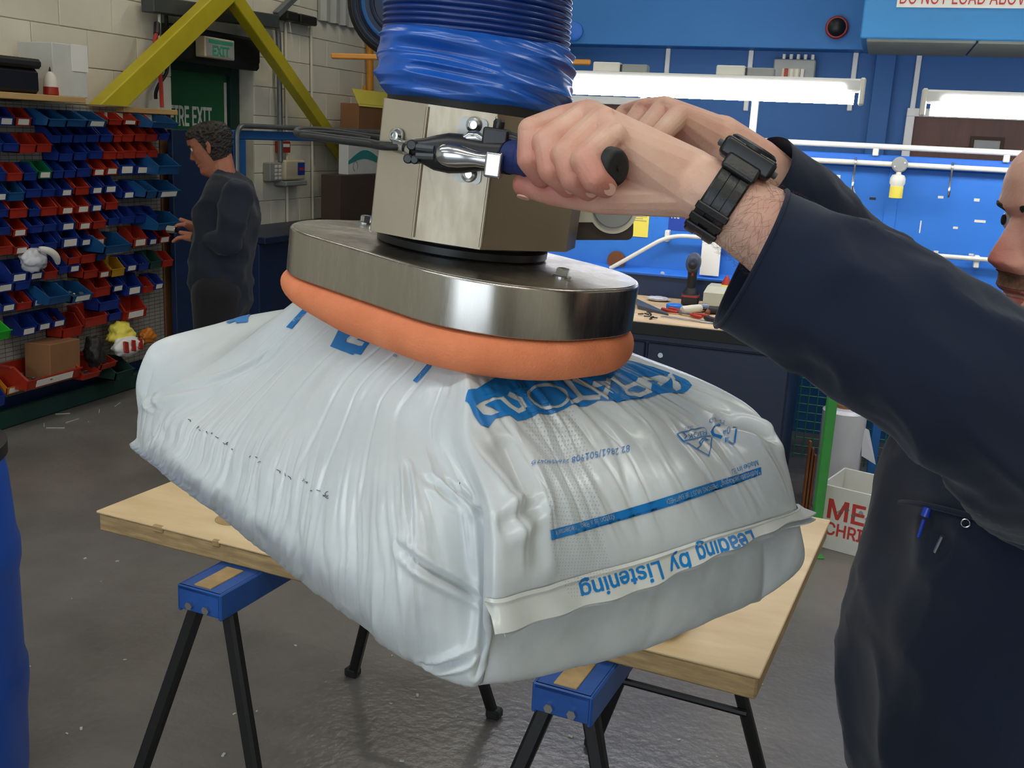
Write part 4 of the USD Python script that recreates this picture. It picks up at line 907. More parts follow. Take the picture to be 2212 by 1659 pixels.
# ---- print: shapes drawn flat on the film, then laid over it
spl = [RectBivariateSpline(uu, vv_, G[..., k], kx=1, ky=1) for k in range(3)]; spn = [RectBivariateSpline(uu, vv_, N_[..., k], kx=1, ky=1) for k in range(3)]
def S(u, v, h):
    u = np.mod(u, wu[nc]); p = np.stack([s_.ev(u, v) for s_ in spl], -1); n_ = np.stack([s_.ev(u, v) for s_ in spn], -1); return p + n_ * h
def flat(poly, edge=.003):
    out = []
    for g in getattr(poly, 'geoms', [poly]):
        if g.is_empty or g.area < 1e-9 or not hasattr(g, 'exterior'): continue
        v, f = trimesh.creation.triangulate_polygon(g.simplify(.0001), engine='earcut'); out.append((v, f))
    m = trimesh.util.concatenate([trimesh.Trimesh(np.c_[v, np.zeros(len(v))], f, process=False) for v, f in out])
    v, f = trimesh.remesh.subdivide_to_size(m.vertices, m.faces, edge, max_iter=12); return v[:, :2], f
def lay(name, poly, m, to_uv, h=.0007, par=sack, label=None, edge=.003, surf=None):
    v, f = flat(poly, edge); uv = to_uv(v); p = (surf or S)(uv[:, 0], uv[:, 1], h); return obj(name, (p, f), m, par, smooth=True, label=label)
def quad(c, w_, h_):
    """maps a flat rectangle 0..w x 0..h onto the film between four (u, v) corners: lower left, lower right, upper right, upper left"""
    c = np.array(c)
    def f(v):
        a, b = v[:, :1] / w_, v[:, 1:2] / h_; return c[0] * (1 - a) * (1 - b) + c[1] * a * (1 - b) + c[2] * a * b + c[3] * (1 - a) * b
    return f
def glyphs(s_, h_, bold=False):
    m = meshkit.text_mesh(s_, h_, .001, bold); m = m.slice_plane((0, 0, .0005), (0, 0, -1)) if False else m
    tri = m.triangles[np.abs(m.face_normals[:, 2] - 1) < .01][:, :, :2]
    return unary_union([Polygon(t_).buffer(1e-6) for t_ in tri])
# the printed end and its flap as one sheet, for the print that runs over the seal
j0F = int(np.searchsorted(vv_, rv[1] * .8))
BF = np.concatenate([G[iB0:iB1 + 1, j0F:jF - 1], FL[:, 1:]], 1); BN = np.concatenate([N_[iB0:iB1 + 1, j0F:jF - 1], FN[:, 1:]], 1)
bu = np.linspace(0, 1, BF.shape[0]); bv = np.r_[0, np.cumsum(np.mean(np.linalg.norm(np.diff(BF, axis=1), axis=2), axis=0))]
bsp = [RectBivariateSpline(bu, bv, BF[..., k], kx=1, ky=1) for k in range(3)]; bsn = [RectBivariateSpline(bu, bv, BN[..., k], kx=1, ky=1) for k in range(3)]
def S2(u, v, h):
    p = np.stack([s_.ev(u, v) for s_ in bsp], -1); n_ = np.stack([s_.ev(u, v) for s_ in bsn], -1); return p + n_ * h
ART_B6 = [[0.11265, -0.11331, 0.02828, -0.10136, 0.28951, -0.14833, -0.00492, 0.60428, -0.30123, 0.94528, -1.00262, 0.15572, 0.11672, 0.47492, 0.27365, 0.06586, -0.00472, -0.23829, -1.36792, -0.40599, -0.78852, 0.82396, 2.66534, 0.00656, -0.11977, -2.26698, 0.33783, 0.63366], [0.09519, 0.16158, 0.00289, -0.07792, -0.10362, 0.21841, -0.08581, 0.01189, 0.04329, -0.07227, -0.0025, 0.19536, -0.12657, 0.01259, -0.0409, 0.27278, -0.23318, 0.04063, 0.00224, -0.01785, -0.48718, 0.21618, 0.13593, 0.08806, 0.24489, -0.20393, -0.07589, 0.086]]
ART_A6 = [[0.52754, -0.15098, 0.24974, -0.26515, 0.32066, -0.20846, 0.04842, -0.63672, -1.01933, 2.62693, -2.16744, 1.02475, -0.2097, -3.30434, -2.81149, 6.45507, -3.33198, 0.65998, -5.65777, -4.02634, 6.15106, -1.49944, -5.2581, -2.46973, 1.94269, -2.50762, -0.52334, -0.4806], [0.19569, 0.11565, 0.04398, -0.16209, 0.08005, -0.0013, -0.00086, 0.58405, -0.60092, 0.48883, -0.62511, 0.26993, -0.01734, 2.56134, -2.39787, 1.24251, -0.90057, 0.24527, 4.83773, -3.6067, 1.32667, -0.45759, 4.74324, -2.44212, 0.49698, 2.33025, -0.63259, 0.45644]]
def art_map(C):
    C = np.array(C)
    def f(P):
        x, y = (P[:, 0] - 1100) / 500, (P[:, 1] - 950) / 300; n = 6
        Bm = np.stack([x ** i * y ** j for i in range(n + 1) for j in range(n + 1 - i)], 1); return np.stack([Bm @ C[0], Bm @ C[1]], 1)
    return f
mapA, mapB = art_map(ART_A6), art_map(ART_B6)
def inkB(name, poly, m, h=.0009, edge=7.0, label=None): return lay(name, poly, m, mapB, h, sack, label, edge, S2)
def inkA(name, poly, m, h=.0009, edge=7.0, label=None): return lay(name, poly, m, mapA, h, sack, label, edge)
from shapely import affinity
def words(s, p0, p1, capv, bold=False):
    """lettering from p0 to p1 along the sheet; capv: where the top of the capitals lies from the baseline"""
    g = glyphs(s, 1.0, bold); x0, _, x1, _ = g.bounds; ux = (np.array(p1, float) - p0) / (x1 - x0); uy = np.array(capv, float)
    return affinity.affine_transform(g, [ux[0], uy[0], ux[1], uy[1], p0[0] - ux[0] * x0, p0[1] - ux[1] * x0])
def crop(pts, s_, o): return [(o[0] + x * s_, o[1] + y * s_) for x, y in pts]
def strokes(ls, w_, s_, o): return unary_union([LineString(crop(l_, s_, o)).buffer(w_ * s_ / 2, cap_style=2, join_style=2) for l_ in ls])
k1, o1 = .4252, (980, 780)
band = Polygon(crop([(5, 205), (60, 140), (120, 135), (190, 95), (255, 55), (400, 20), (600, 10), (800, -10), (900, 0), (1000, 25), (1110, 62), (1180, 90), (1222, 125), (1180, 165), (1130, 175), (1060, 165), (990, 190), (900, 205), (830, 215), (740, 210), (680, 240), (600, 235), (520, 270), (430, 275), (370, 300), (320, 315), (280, 290), (220, 300), (190, 345), (150, 335), (100, 285), (60, 225), (30, 205)], k1, o1))
letters = [[(1095, 62), (1150, 150)], [(1085, 85), (1040, 128)], [(1090, 85), (1000, 88), (930, 98)], [(800, 78), (870, 135), (890, 165), (950, 172), (1000, 150), (990, 125), (935, 105), (875, 130)], [(600, 92), (690, 130), (775, 185), (782, 85)], [(705, 118), (780, 118)], [(560, 85), (655, 200)], [(590, 222), (655, 195), (748, 192)], [(365, 242), (335, 195), (275, 165)], [(365, 242), (330, 258), (290, 235), (240, 190)]]
ell = affinity.rotate(affinity.scale(Point(0, 0).buffer(1, quad_segs=16), 112, 66), 8); ell2 = affinity.rotate(affinity.scale(Point(0, 0).buffer(1, quad_segs=16), 92, 48), 12)
oo = affinity.affine_transform(ell.difference(ell2), [k1, 0, 0, k1, o1[0] + 478 * k1, o1[1] + 182 * k1])
leaf = Polygon(crop([(108, 235), (150, 208), (200, 190), (250, 188), (255, 200), (200, 208), (165, 228), (200, 245), (238, 270), (200, 285), (160, 278), (130, 255)], k1, o1))
white = unary_union([strokes(letters, 27, k1, o1), oo, leaf])
inkB('logo_band', band.difference(white).buffer(0), 'sack_blue', label='blue wavy band with reversed white lettering')
inkB('lettering', words('82 2861/501908', (1356, 962), (1238, 982), (1.5, 15)), 'sack_blue', edge=9)
inkB('lettering', words('2268580475', (1232, 985), (1143, 1003), (1, 9)), 'sack_blue', edge=9)
inkB('lettering', words('Made in EU', (1630, 998), (1578, 1015), (3, 10)), 'sack_blue', edge=9)
barB = Polygon([(1637, 1012), (1500, 1052), (1400, 1082), (1300, 1112), (1184, 1143), (1188, 1164), (1300, 1132), (1400, 1103), (1500, 1073), (1639, 1027)])
barw = unary_union([words('"Antistatic packaging"  PERSONS MUST BE EARTHED!', (1634, 1016), (1433, 1077), (3, 10)), words('Kraton is a Reg.Trademark', (1325, 1107), (1195, 1144), (3, 11))])
inkB('print_bar', barB.difference(barw.buffer(.2)).buffer(0), 'sack_blue')
inkB('lettering', words('Leading', (1624, 1147), (1501, 1184), (7, 32), True), 'sack_blue', edge=9, h=.0012)
inkB('lettering', words('by', (1486, 1196), (1444, 1209), (7, 32), True), 'sack_blue', edge=9, h=.0012)
inkB('lettering', words('Listening', (1424, 1213), (1249, 1265), (7, 32), True), 'sack_blue', edge=9, h=.0012)
k2, o2 = .2362, (1380, 860)
emb = strokes([[(350, 315), (600, 248), (672, 345), (665, 470), (650, 535), (552, 482), (420, 392), (350, 315)], [(418, 390), (665, 335)], [(540, 470), (578, 432), (560, 400), (600, 362), (640, 382), (600, 380), (575, 425)], [(400, 305), (437, 340), (420, 372)]], 9, k2, o2)
def P2(x, y): return (o2[0] + x * k2, o2[1] + y * k2)
inkB('emblem', unary_union([emb, words('RIGK', P2(612, 285), P2(445, 325), (3, 11)), words('1222', P2(487, 240), P2(412, 262), (1, 6))]), 'sack_blue', edge=9)
rec = strokes([[(755, 246), (825, 250), (850, 275), (862, 320)], [(872, 345), (878, 430), (860, 438), (800, 398)], [(765, 372), (690, 322), (672, 292), (690, 266), (735, 268)]], 14, k2, o2)
arr = unary_union([Polygon(crop(t_, k2, o2)) for t_ in ([(842, 322), (890, 322), (868, 290)], [(790, 380), (828, 384), (800, 420)], [(715, 240), (742, 270), (712, 285)])])
inkB('recycling_mark', unary_union([rec, arr, words('04', P2(818, 310), P2(762, 328), (3, 11)), words('PE-LD', P2(768, 190), P2(625, 205), (2, 9))]), 'sack_blue', edge=9)
dots = []
for r_ in range(62):
    for c_ in range(18):
        y = 855 + r_ * 7.6; x = 1120 + (y - 855) * .24 + c_ * 6.6 + (r_ % 2) * 3.3 + 8 * math.sin(y * .02)
        if y > 1310 - (x - 1180) * .28: continue
        dots.append(Point(x, y).buffer(1.15, quad_segs=1))
dm = [flat(p_, 50) for p_ in dots]; vs, fs, k = [], [], 0
for v, f in dm: vs.append(v); fs.append(f + k); k += len(v)
uv_ = mapB(np.vstack(vs)); obj('perforations', (S2(uv_[:, 0], uv_[:, 1], .0008), np.vstack(fs)), 'dots', sack, smooth=True, kind='stuff')
# print on the long side
inkA('print_box', Polygon([(748, 688), (818, 714), (781, 768), (768, 764), (764, 768), (714, 746)]).difference(unary_union([Polygon([(788, 705), (802, 711), (774, 733), (790, 740), (785, 747), (778, 748), (772, 745), (748, 736), (752, 728)])])), 'sack_blue')
inkA('print_bar', Polygon([(668, 656), (676, 658), (630, 712), (619, 707)]).difference(words('mark', (658, 683), (633, 697), (-3.5, -5)).buffer(0)), 'sack_blue')
inkA('print_bar', Polygon([(936, 774), (946, 779), (900, 828), (892, 823)]).difference(words('demark', (936, 785), (905, 817), (-3, -4)).buffer(0)), 'sack_blue')
inkA('lettering', words('4 7 5', (864, 744), (848, 770), (5, 4)), 'sack_blue', edge=9)
inkA('print_corner', Polygon([(713, 672), (732, 680), (724, 687), (714, 681)]), 'sack_blue')
r = random.Random(4); mk = []
for k in range(26):
    t_ = k / 25; x, y = 412 + 300 * t_ + r.uniform(-3, 3), 918 + 158 * t_ + r.uniform(-6, 6)
    if k in (9, 10, 14, 15, 19): continue
    ln = [(x, y)]
    for q in range(2): ln.append((ln[-1][0] + r.uniform(-5, 6), ln[-1][1] + r.uniform(-5, 5)))
    mk.append(LineString(ln).buffer(.7, quad_segs=1))
mk.append(Point(710, 1072).buffer(8).difference(Point(710, 1072).buffer(6.6)).difference(sbox(711, 1060, 725, 1085)))
tag(inkA('ink_marks', unary_union(mk), 'sack_ink', edge=12), kind='stuff')
lay('print_corner', Polygon([(1.8551, .1462), (1.8440, .1285), (1.8672, .1290), (1.8640, .1370), (1.8590, .1380), (1.8600, .1425)]), 'sack_blue', lambda v: v, .0010, sack, None, .004)
# ================================================================ the vacuum lifter
def steel_mat(name, col, rough, aniso, var, rot=0.0, scl=(1, 1, 60), bump=.12):
    c = np.array(srgb(col))
    MAT[name] = usdkit.material(stage, '/World/Looks/' + name, {
        'tc': ('texture_coordinate', {}), 'mp': ('mapping', {'scale': scl}), 'n': ('noise_texture', {'scale': 6.0, 'detail': 6.0, 'roughness': .7}),
        'r': ('rgb_ramp', {'ramp': [(.3, tuple(c * (1 - var))), (.7, tuple(c * (1 + var * .5)))]}), 'rr': ('map_range', {'from_min': .3, 'from_max': .7, 'to_min': rough * .8, 'to_max': rough * 1.25}),
        'b': ('bump', {'strength': bump, 'distance': .0004}),
        'p': ('principled_bsdf', {'metallic': 1.0, 'anisotropic': aniso, 'anisotropic_rotation': rot})},
        [('tc.object', 'mp.vector'), ('mp.vector', 'n.vector'), ('n.fac', 'r.fac'), ('r.color', 'p.base_color'), ('n.fac', 'rr.value'), ('rr.result', 'p.roughness'), ('n.fac', 'b.height'), ('b.normal', 'p.normal')], surface='p.BSDF')
steel_mat('brushed_steel', 'b9b4ac', .24, .0, .10, scl=(8, 8, 1), bump=.06)
steel_mat('plate_steel', '9c9992', .40, .3, .12, scl=(3, 3, 3))
steel_mat('body_steel', 'aca08c', .46, .2, .10, scl=(6, 6, 1.5), bump=.05)
steel_mat('top_steel', 'b2aea6', .24, .0, .08, scl=(3, 3, 3), bump=.05)
steel_mat('cast_alloy', 'c6c8cc', .18, 0.0, .06, scl=(2, 2, 2), bump=.05)
mat('foam', 'e0835a', .85, col2='e98f66', vs=25, bump=.5, bs=420, bumpd=.0012, ramp=(.3, .7), spec=.2)
mat('tube_blue', '1557b4', .30, var=.12, vs=14, bump=.1, bs=90, coat_weight=.2, coat_roughness=.2)
mat('tube_rib', '0f2f70', .28, var=.12, vs=14)
mat('grip_blue', '1b2c66', .55, var=.2, vs=60, bump=.4, bs=300)
mat('grip_black', '141416', .6, var=.2, vs=60, bump=.4, bs=300)
mat('cream_plastic', 'd9d6c2', .4, var=.04)
mat('brown_metal', '4d443c', .4, .5, var=.1)
lifter = thing('vacuum_lifter', 'vacuum tube lifter with ribbed blue tube, steel body and orange foam foot', 'lifter')
fc = at(994.1, 542.3, .93); yw = -.7454
f1 = nrm(fh * math.sin(yw) + rh * math.cos(yw) + UP * -.076); f2 = np.cross(UP, f1) + UP * -.05; f2 = nrm(f2 - f1 * (f1 @ f2)); f3 = np.cross(f1, f2)
def foot(m): return place(m, fc, x=f1, z=f3)
FA, FB, FR, FH = .166, .114, .098, .041
def rim(scale_, z, n=160):
    e = rrect(2 * FA, 2 * FB, FR, 24).buffer(scale_).exterior
    return np.array([(*e.interpolate(t_, normalized=True).coords[0], z) for t_ in np.linspace(0, 1, n, endpoint=False)])
foot_part = obj('foot_plate', foot(loft([rim(-.02, -FH), rim(-.0015, -FH), rim(0, -FH + .0015), rim(.0, -.0025), rim(-.001, -.0006), rim(-.0025, 0), rim(-.03, .0002)])), 'brushed_steel', lifter, smooth=50)
obj('top_skin', foot(loft([rim(-.0028, -.0004), rim(-.003, .0004), rim(-.05, .0006)])), 'top_steel', foot_part, smooth=30)
# the foam ring sags to follow the sack
prof = []
for k in range(15):
    a_ = math.pi * k / 14; prof.append((-.010 + .0145 * math.sin(a_) ** .8, -FH - .0335 * (1 - math.cos(a_)) / 2))
rings = [rim(-.05, -FH)]
for o_, z_ in prof:
    r_ = rim(o_, 0); u_ = r_[:, 0] / FA; w_ = r_[:, 1] / FB
    sq = 1 - .55 * np.clip((-u_ - .1) / .9, 0, 1) - .14 * np.clip((w_ - .2) / .8, 0, 1); r_[:, 2] = -FH + (z_ + FH) * (sq * .95 + .05); rings.append(r_)
rings.append(rim(-.05, -FH - .012))
obj('foam_seal', foot(loft(rings)), 'foam', lifter, smooth=60)
def hexbolt(x, y, nm='foot_bolt'):
    b_ = obj(nm, foot(place(cat([place(lathe([(.0046, 0), (.0058, .0012), (.0058, .0062), (.0048, .0072)], 6), (0, 0, .001)), place(cyl(.008, .0012, 20), (0, 0, .0004))]), (x, y, 0))), 'bright_steel', lifter, smooth=False)
hexbolt(.119, .003); hexbolt(-.147, .010)
# collar, body
obj('collar', foot(place(cat([cyl(.078, .010, 64, .002), place(cyl(.072, .018, 64, .001), (0, 0, .004))]), (-.012, .014, .0))), 'black_plastic', lifter)
BV = [(-.015, -.094), (.024, -.080), (.070, -.047), (.078, .053), (.056, .092), (-.01, .104), (-.058, .08), (-.064, .0), (-.052, -.054)]
BH0, BH1 = .014, .1225
body = obj('body', foot(place(prism(Polygon(BV).buffer(-.002, join_style=2).buffer(.002, quad_segs=3), BH1 - BH0), (0, 0, BH0))), 'body_steel', lifter, smooth=20)
inn = Polygon(BV).buffer(.0012, join_style=2)
for k in (1, 2):
    p_ = np.array(BV[k]); obj('corner_seam', foot(place(cyl(.0016, BH1 - BH0 - .004, 8), (p_[0], p_[1], BH0 + .002))), 'body_steel', body)
# chamfer face frame
def bf(x, y, z): return fc + f1 * x + f2 * y + f3 * z
cn = nrm(np.cross(f3, bf(*BV[2], 0) - bf(*BV[1], 0))); cn = cn if cn @ (CAM - fc) > 0 else -cn
cpt = bf(*BV[1], .06)
def onC(px, py, off=0.0): return onp(px, py, cn, cpt + cn * off)
cx_ = nrm(bf(*BV[2], 0) - bf(*BV[1], 0))
q = [onC(*p_) for p_ in ((993, 252), (1054, 258), (1041, 397), (978, 392))]
pc = np.mean(q, 0); pw = np.linalg.norm(q[1] - q[0]); ph = np.linalg.norm(q[3] - q[0])
plate = obj('mount_plate', place(place(prism(rrect(pw, ph, .004), .0022), (0, 0, 0)), pc, x=cx_, z=cn), 'plate_steel', lifter, smooth=30)
for p_ in ((1024, 270), (1013, 376)):
    b_ = onC(*p_, .0022); obj('cap_screw', place(cat([lathe([(.0062, 0), (.0066, .001), (.0055, .0045), (.0035, .0055), (.0032, .0055), (.003, .003), (.0001, .003)], 20)]), b_, z=cn), 'bright_steel', plate)
# control handle: a black twist body pointing across the chamfer, a polished lever in front, a rubber grip to the right
HD0, HD1 = onC(905, 324, .030), onC(1090, 338, .026)
h_end = at(1337, 363, .725)
hx = nrm(h_end - HD1)
def loft_path(pts, rad_y, rad_z, n=20, upv=None, power=2.0):
    p = np.asarray(pts, float); t_ = np.gradient(p, axis=0); t_ /= np.linalg.norm(t_, axis=1, keepdims=True); upv = f3 if upv is None else upv
    rs = []
    for i in range(len(p)):
        b_ = nrm(np.cross(t_[i], upv)); a_ = nrm(np.cross(b_, t_[i])); an = np.linspace(0, 2 * math.pi, n, endpoint=False)
        c_, s_ = np.cos(an), np.sin(an); c_ = np.sign(c_) * np.abs(c_) ** (2 / power); s_ = np.sign(s_) * np.abs(s_) ** (2 / power)
        rs.append(p[i] + rad_z[i] * c_[:, None] * a_ + rad_y[i] * s_[:, None] * b_)
    return loft(rs)
px_path = [(888, 324), (897, 324), (915, 326), (940, 330), (970, 331), (1000, 332), (1040, 334), (1080, 336), (1112, 338)]
pth = [onC(*p_, .026) for p_ in px_path]
obj('control_body', loft_path(pth, [.004, .007, .009, .012, .013, .013, .013, .014, .014], [.005, .0085, .010, .0135, .0155, .0150, .0125, .0125, .0125], power=2.4), 'black_plastic', lifter, smooth=40)
for p_, r_ in (((901, 313), .0042), ((893, 342), .0038), ((907, 344), .0035)): obj('body_lug', place(cyl(r_, .02, 12, .001), onC(*p_, .018), z=cn), 'black_plastic', lifter)
for k, (pa, pb) in enumerate((((900, 318), (938, 322)), ((900, 336), (938, 338)))): obj('body_rib', tube([onC(*pa, .036), onC(*pb, .038)], .0028, 8), 'dark_steel', lifter)
lp = [(941, 333), (946, 333), (956, 333.5), (970, 335), (990, 337), (1010, 340), (1030, 343), (1048, 346), (1066, 349), (1072, 350)]
obj('lever', loft_path([onC(*p_, .040) for p_ in lp], [.002, .005, .007, .008, .008, .007, .006, .006, .006, .006], [.002, .0055, .0078, .0090, .0088, .0074, .0060, .0062, .0078, .008], n=32), 'cast_alloy', lifter, smooth=50)
obj('lever_end', place(tm(Manifold.batch_hull([sph((sx * .0045, sy * .0075, sz * .006), .0022, 16) for sx in (-1, 1) for sy in (-1, 1) for sz in (-1, 1)])), onC(1068, 356, .040), x=cx_, z=cn), 'cast_alloy', lifter, smooth=50)
obj('upper_lever', loft_path([onC(*p_, .030) for p_ in ((990, 307), (1000, 302), (1015, 297), (1030, 297), (1042, 303), (1068, 307))], [.002, .004, .005, .005, .004, .003], [.001, .003, .005, .005, .004, .003], n=20), 'cast_alloy', lifter, smooth=50)
obj('clamp_block', place(tm(Manifold.batch_hull([sph((sx * .008, sy * .005, sz * .006), .002, 12) for sx in (-1, 1) for sy in (-1, 1) for sz in (-1, 1)])), onC(1072, 297, .028), x=cx_, z=cn), 'black_plastic', lifter, smooth=40)
obj('clamp_arm', loft_path([onC(*p_, .026) for p_ in ((1066, 296), (1085, 297), (1105, 300), (1122, 303))], [.005] * 4, [.004, .005, .005, .004], n=14), 'black_plastic', lifter)
obj('clamp_knob', place(lathe([(.003, 0), (.0045, .002), (.0045, .007), (.003, .009)], 14), onC(1076, 283, .026), z=f3), 'black_plastic', lifter)
# grip along hx
GL = np.linalg.norm(h_end - HD1)
def along(t_): return HD1 + hx * (t_ * GL)
GR = .0128
gs = np.linspace(-.02, 1.0, 60); gr = GR + .0012 * np.cos(np.linspace(0, 26 * math.pi, 60)) * ((gs > .2) & (gs < .86))
gr[0:4] = GR * np.array([.8, .95, 1.05, 1.05])
obj('grip', tube([along(g_) for g_ in gs[:50]], gr[:50], 28), 'grip_blue', lifter, smooth=50)
obj('grip_end', tube([along(g_) for g_ in (.85, .86, .93, .97, .995, 1.0)], [GR, GR + .0016, GR + .0016, GR + .001, GR - .001, GR - .004], 32), 'grip_black', lifter, smooth=50)
obj('grip_hole', place(cyl(.0022, .0008, 12), along(1.0), z=hx), 'black_paint', lifter)
obj('grip_sleeve', tube([along(-.12), along(-.02), along(0.06)], [.0125, .0135, .0135], 24), 'black_plastic', lifter)
# cable with its clip
cl0 = bf(-.0, -.091, .085); ln = nrm(np.cross(f3, bf(*BV[0], 0) - bf(*BV[1], 0))); ln = ln if ln @ (CAM - fc) > 0 else -ln
lpt = bf(*BV[0], .08)
def onL(px, py, off): return onp(px, py, ln, lpt + ln * off)
obj('cable_clip', [place(prism(rrect(.011, .017, .005), .002), onL(858, 300, .002), x=nrm(cx_ - ln * (cx_ @ ln)), z=ln), place(tube([(0, 0, -.007), (0, 0, .007)], .0058, 16), onL(868, 317, .008), z=nrm(onL(885, 325, .012) - onL(850, 316, .004)))], 'bright_steel', lifter, smooth=30)
obj('clip_screw', place(lathe([(.0055, 0), (.0058, .002), (.004, .0048), (.0025, .005), (.0022, .003), (.0001, .003)], 18), onL(856, 293, .004), z=ln), 'bright_steel', lifter)
cab = [onC(888, 324, .026), onL(880, 321, .014), onL(868, 317, .008), onL(840, 315, .010), at(800, 309, .86), at(740, 301, .88), at(690, 294, .91), at(655, 290, .945), at(641, 287, .975), at(648, 281, 1.0), at(690, 281, 1.02), at(740, 287, 1.03), at(800, 296, 1.04), at(850, 300, 1.04)]
obj('cable', tube(curve(cab, 90), .0033, 10), 'black_rubber', lifter, smooth=60)
cab2 = [onL(868, 318, .010), onL(840, 318, .014), at(800, 312.5, .855), at(740, 305, .872), at(690, 298, .90), at(660, 294, .93), at(650, 290, .965), at(665, 286, 1.0), at(720, 289, 1.02), at(800, 301, 1.03)]
obj('cable', tube(curve(cab2, 80), .0028, 10), 'black_rubber', lifter, smooth=60)
obj('cable_ferrule', tube([onC(880, 322, .024), onC(893, 325, .026)], [.0042, .0062], 16), 'bright_steel', lifter)
# filter housing behind the right face
hq = [at(px, py, 1.0) for px, py in ((1228, 470), (1368, 470), (1368, 518), (1228, 520))]
hxx = nrm(hq[1] - hq[0]); hn = nrm(np.cross(hxx, f3)); hn = hn if hn @ (CAM - fc) > 0 else -hn
hw = np.linalg.norm(hq[1] - hq[0]); hh_ = np.linalg.norm(hq[2] - hq[1]); hc = np.mean(hq, 0)
filt = obj('filter_box', place(place(prism(rrect(hw + .02, hh_, .006), .06), (-.01, 0, -.06)), hc, x=hxx, z=hn), 'brown_metal', lifter, smooth=30)
cover = sbox(-hw / 2 - .015, hh_ / 2 - .004, hw / 2, hh_ / 2 + .05).union(Point(hw * .18, hh_ / 2 + .008).buffer(.023))
obj('filter_cover', place(place(prism(cover.buffer(-.002).buffer(.002), .07), (0, 0, -.066)), hc, x=hxx, z=hn), 'cream_plastic', filt, smooth=30)
obj('filter_window', place(cyl(.0195, .004, 40, .001), hc + hxx * hw * .18 + nrm(np.cross(hn, hxx)) * (hh_ / 2 + .010) + hn * .003, z=hn), 'grey_plastic', filt)
# tube
tc = at(1024, 228, .93)
obj('tube_band', place(lathe([(.066, -.02), (.0765, -.02), (.0775, -.012), (.0775, .006), (.076, .010), (.066, .010)], 72), tc, x=f1, z=f3), 'black_rubber', lifter)
zt0, zt1 = tc[2] + .0, at(1030, 84, .93)[2]
nth = 180; th_ = np.arange(nth) * 2 * math.pi / nth
zs = np.linspace(zt0 - .0015, zt1, 90); rg = []
ax1 = at(1031, 60, .93)
for z_ in zs:
    t_ = (z_ - zs[0]) / (zs[-1] - zs[0]); P_ = np.stack([np.cos(th_) * .9, np.sin(th_) * .9, np.full(nth, t_ * 4.2)], 1)
    P_[:, 2] += .9 * np.sin(th_ * 1.0 + .6)
    env = min(1, t_ / .12) * (1 - .55 * max(0, (t_ - .9) / .1)); fo = (1 - np.abs(2 * meshkit.noise(P_ * [1, 1, 1.0], 5) - 1)) ** 1.3 * .0085 + (1 - np.abs(2 * meshkit.noise(P_ * [1.5, 1.5, 1.9], 8) - 1)) ** 2 * .0028
    r_ = .0745 + .0065 * min(1, t_ / .3) + env * (fo - .001)
    cxy = tc[:2] * (1 - t_) + ax1[:2] * t_
    zz = z_ - r_ * (rh[0] * np.cos(th_) + rh[1] * np.sin(th_)) * .065
    rg.append(np.stack([cxy[0] + r_ * np.cos(th_), cxy[1] + r_ * np.sin(th_), zz], 1))
obj('tube_sleeve', loft(rg), 'tube_blue', lifter, smooth=60, label='bright blue crumpled lower sleeve of the tube')
zr = np.arange(zt1 - .003, 2.1, .0009); per_ = .0050
def rr_(z_): s_ = (z_ / per_) % 1; return .0815 + .0030 * (math.sin(math.pi * s_) ** .55)
rg = []; th2 = np.arange(96) * 2 * math.pi / 96
sl = np.array([0.0, 0.0])
for z_ in zr: rg.append(np.stack([ax1[0] + rr_(z_) * np.cos(th2), ax1[1] + rr_(z_) * np.sin(th2), np.full(96, z_) - .0825 * .065 * (rh[0] * np.cos(th2) + rh[1] * np.sin(th2))], 1))
obj('lift_tube', cat([loft(rg), place(cyl(.084, 2.7, 64), (ax1[0], ax1[1], 2.09))]), 'tube_rib', lifter, smooth=50, label='dark blue tube with fine ring ribs')
# ================================================================ people
def skin_mat(name, col, col2):
    MAT[name] = usdkit.material(stage, '/World/Looks/' + name, {
        'tc': ('texture_coordinate', {}), 'n': ('noise_texture', {'scale': 16.0, 'detail': 5.0, 'roughness': .6}), 'r': ('rgb_ramp', {'ramp': [(.38, tuple(srgb(col))), (.66, tuple(srgb(col2)))]}),
        'fa': ('attribute', {'attribute': 'flush'}), 'mx': ('mix_color', {'b': tuple(srgb('b9675c'))}), 'v': ('voronoi_texture', {'scale': 420.0}), 'n2': ('noise_texture', {'scale': 90.0, 'detail': 4.0}), 'm': ('mix_float', {'fac': .5}), 'b': ('bump', {'strength': .35, 'distance': .0009}),
        'p': ('principled_bsdf', {'roughness': .5, 'specular_ior_level': .4, 'subsurface_weight': .18, 'subsurface_scale': .006, 'subsurface_radius': (1, .35, .2)})},
        [('tc.object', 'n.vector'), ('n.fac', 'r.fac'), ('r.color', 'mx.a'), ('fa.fac', 'mx.fac'), ('mx.result', 'p.base_color'), ('tc.object', 'v.vector'), ('tc.object', 'n2.vector'), ('v.distance', 'm.a'), ('n2.fac', 'm.b'), ('m.result', 'b.height'), ('b.normal', 'p.normal')], surface='p.BSDF')
skin_mat('skin', 'e0b7a0', 'd6a08c'); skin_mat('skin_face', 'b5806a', 'a5695a'); skin_mat('skin_dim', 'a86a50', '9a5f48')
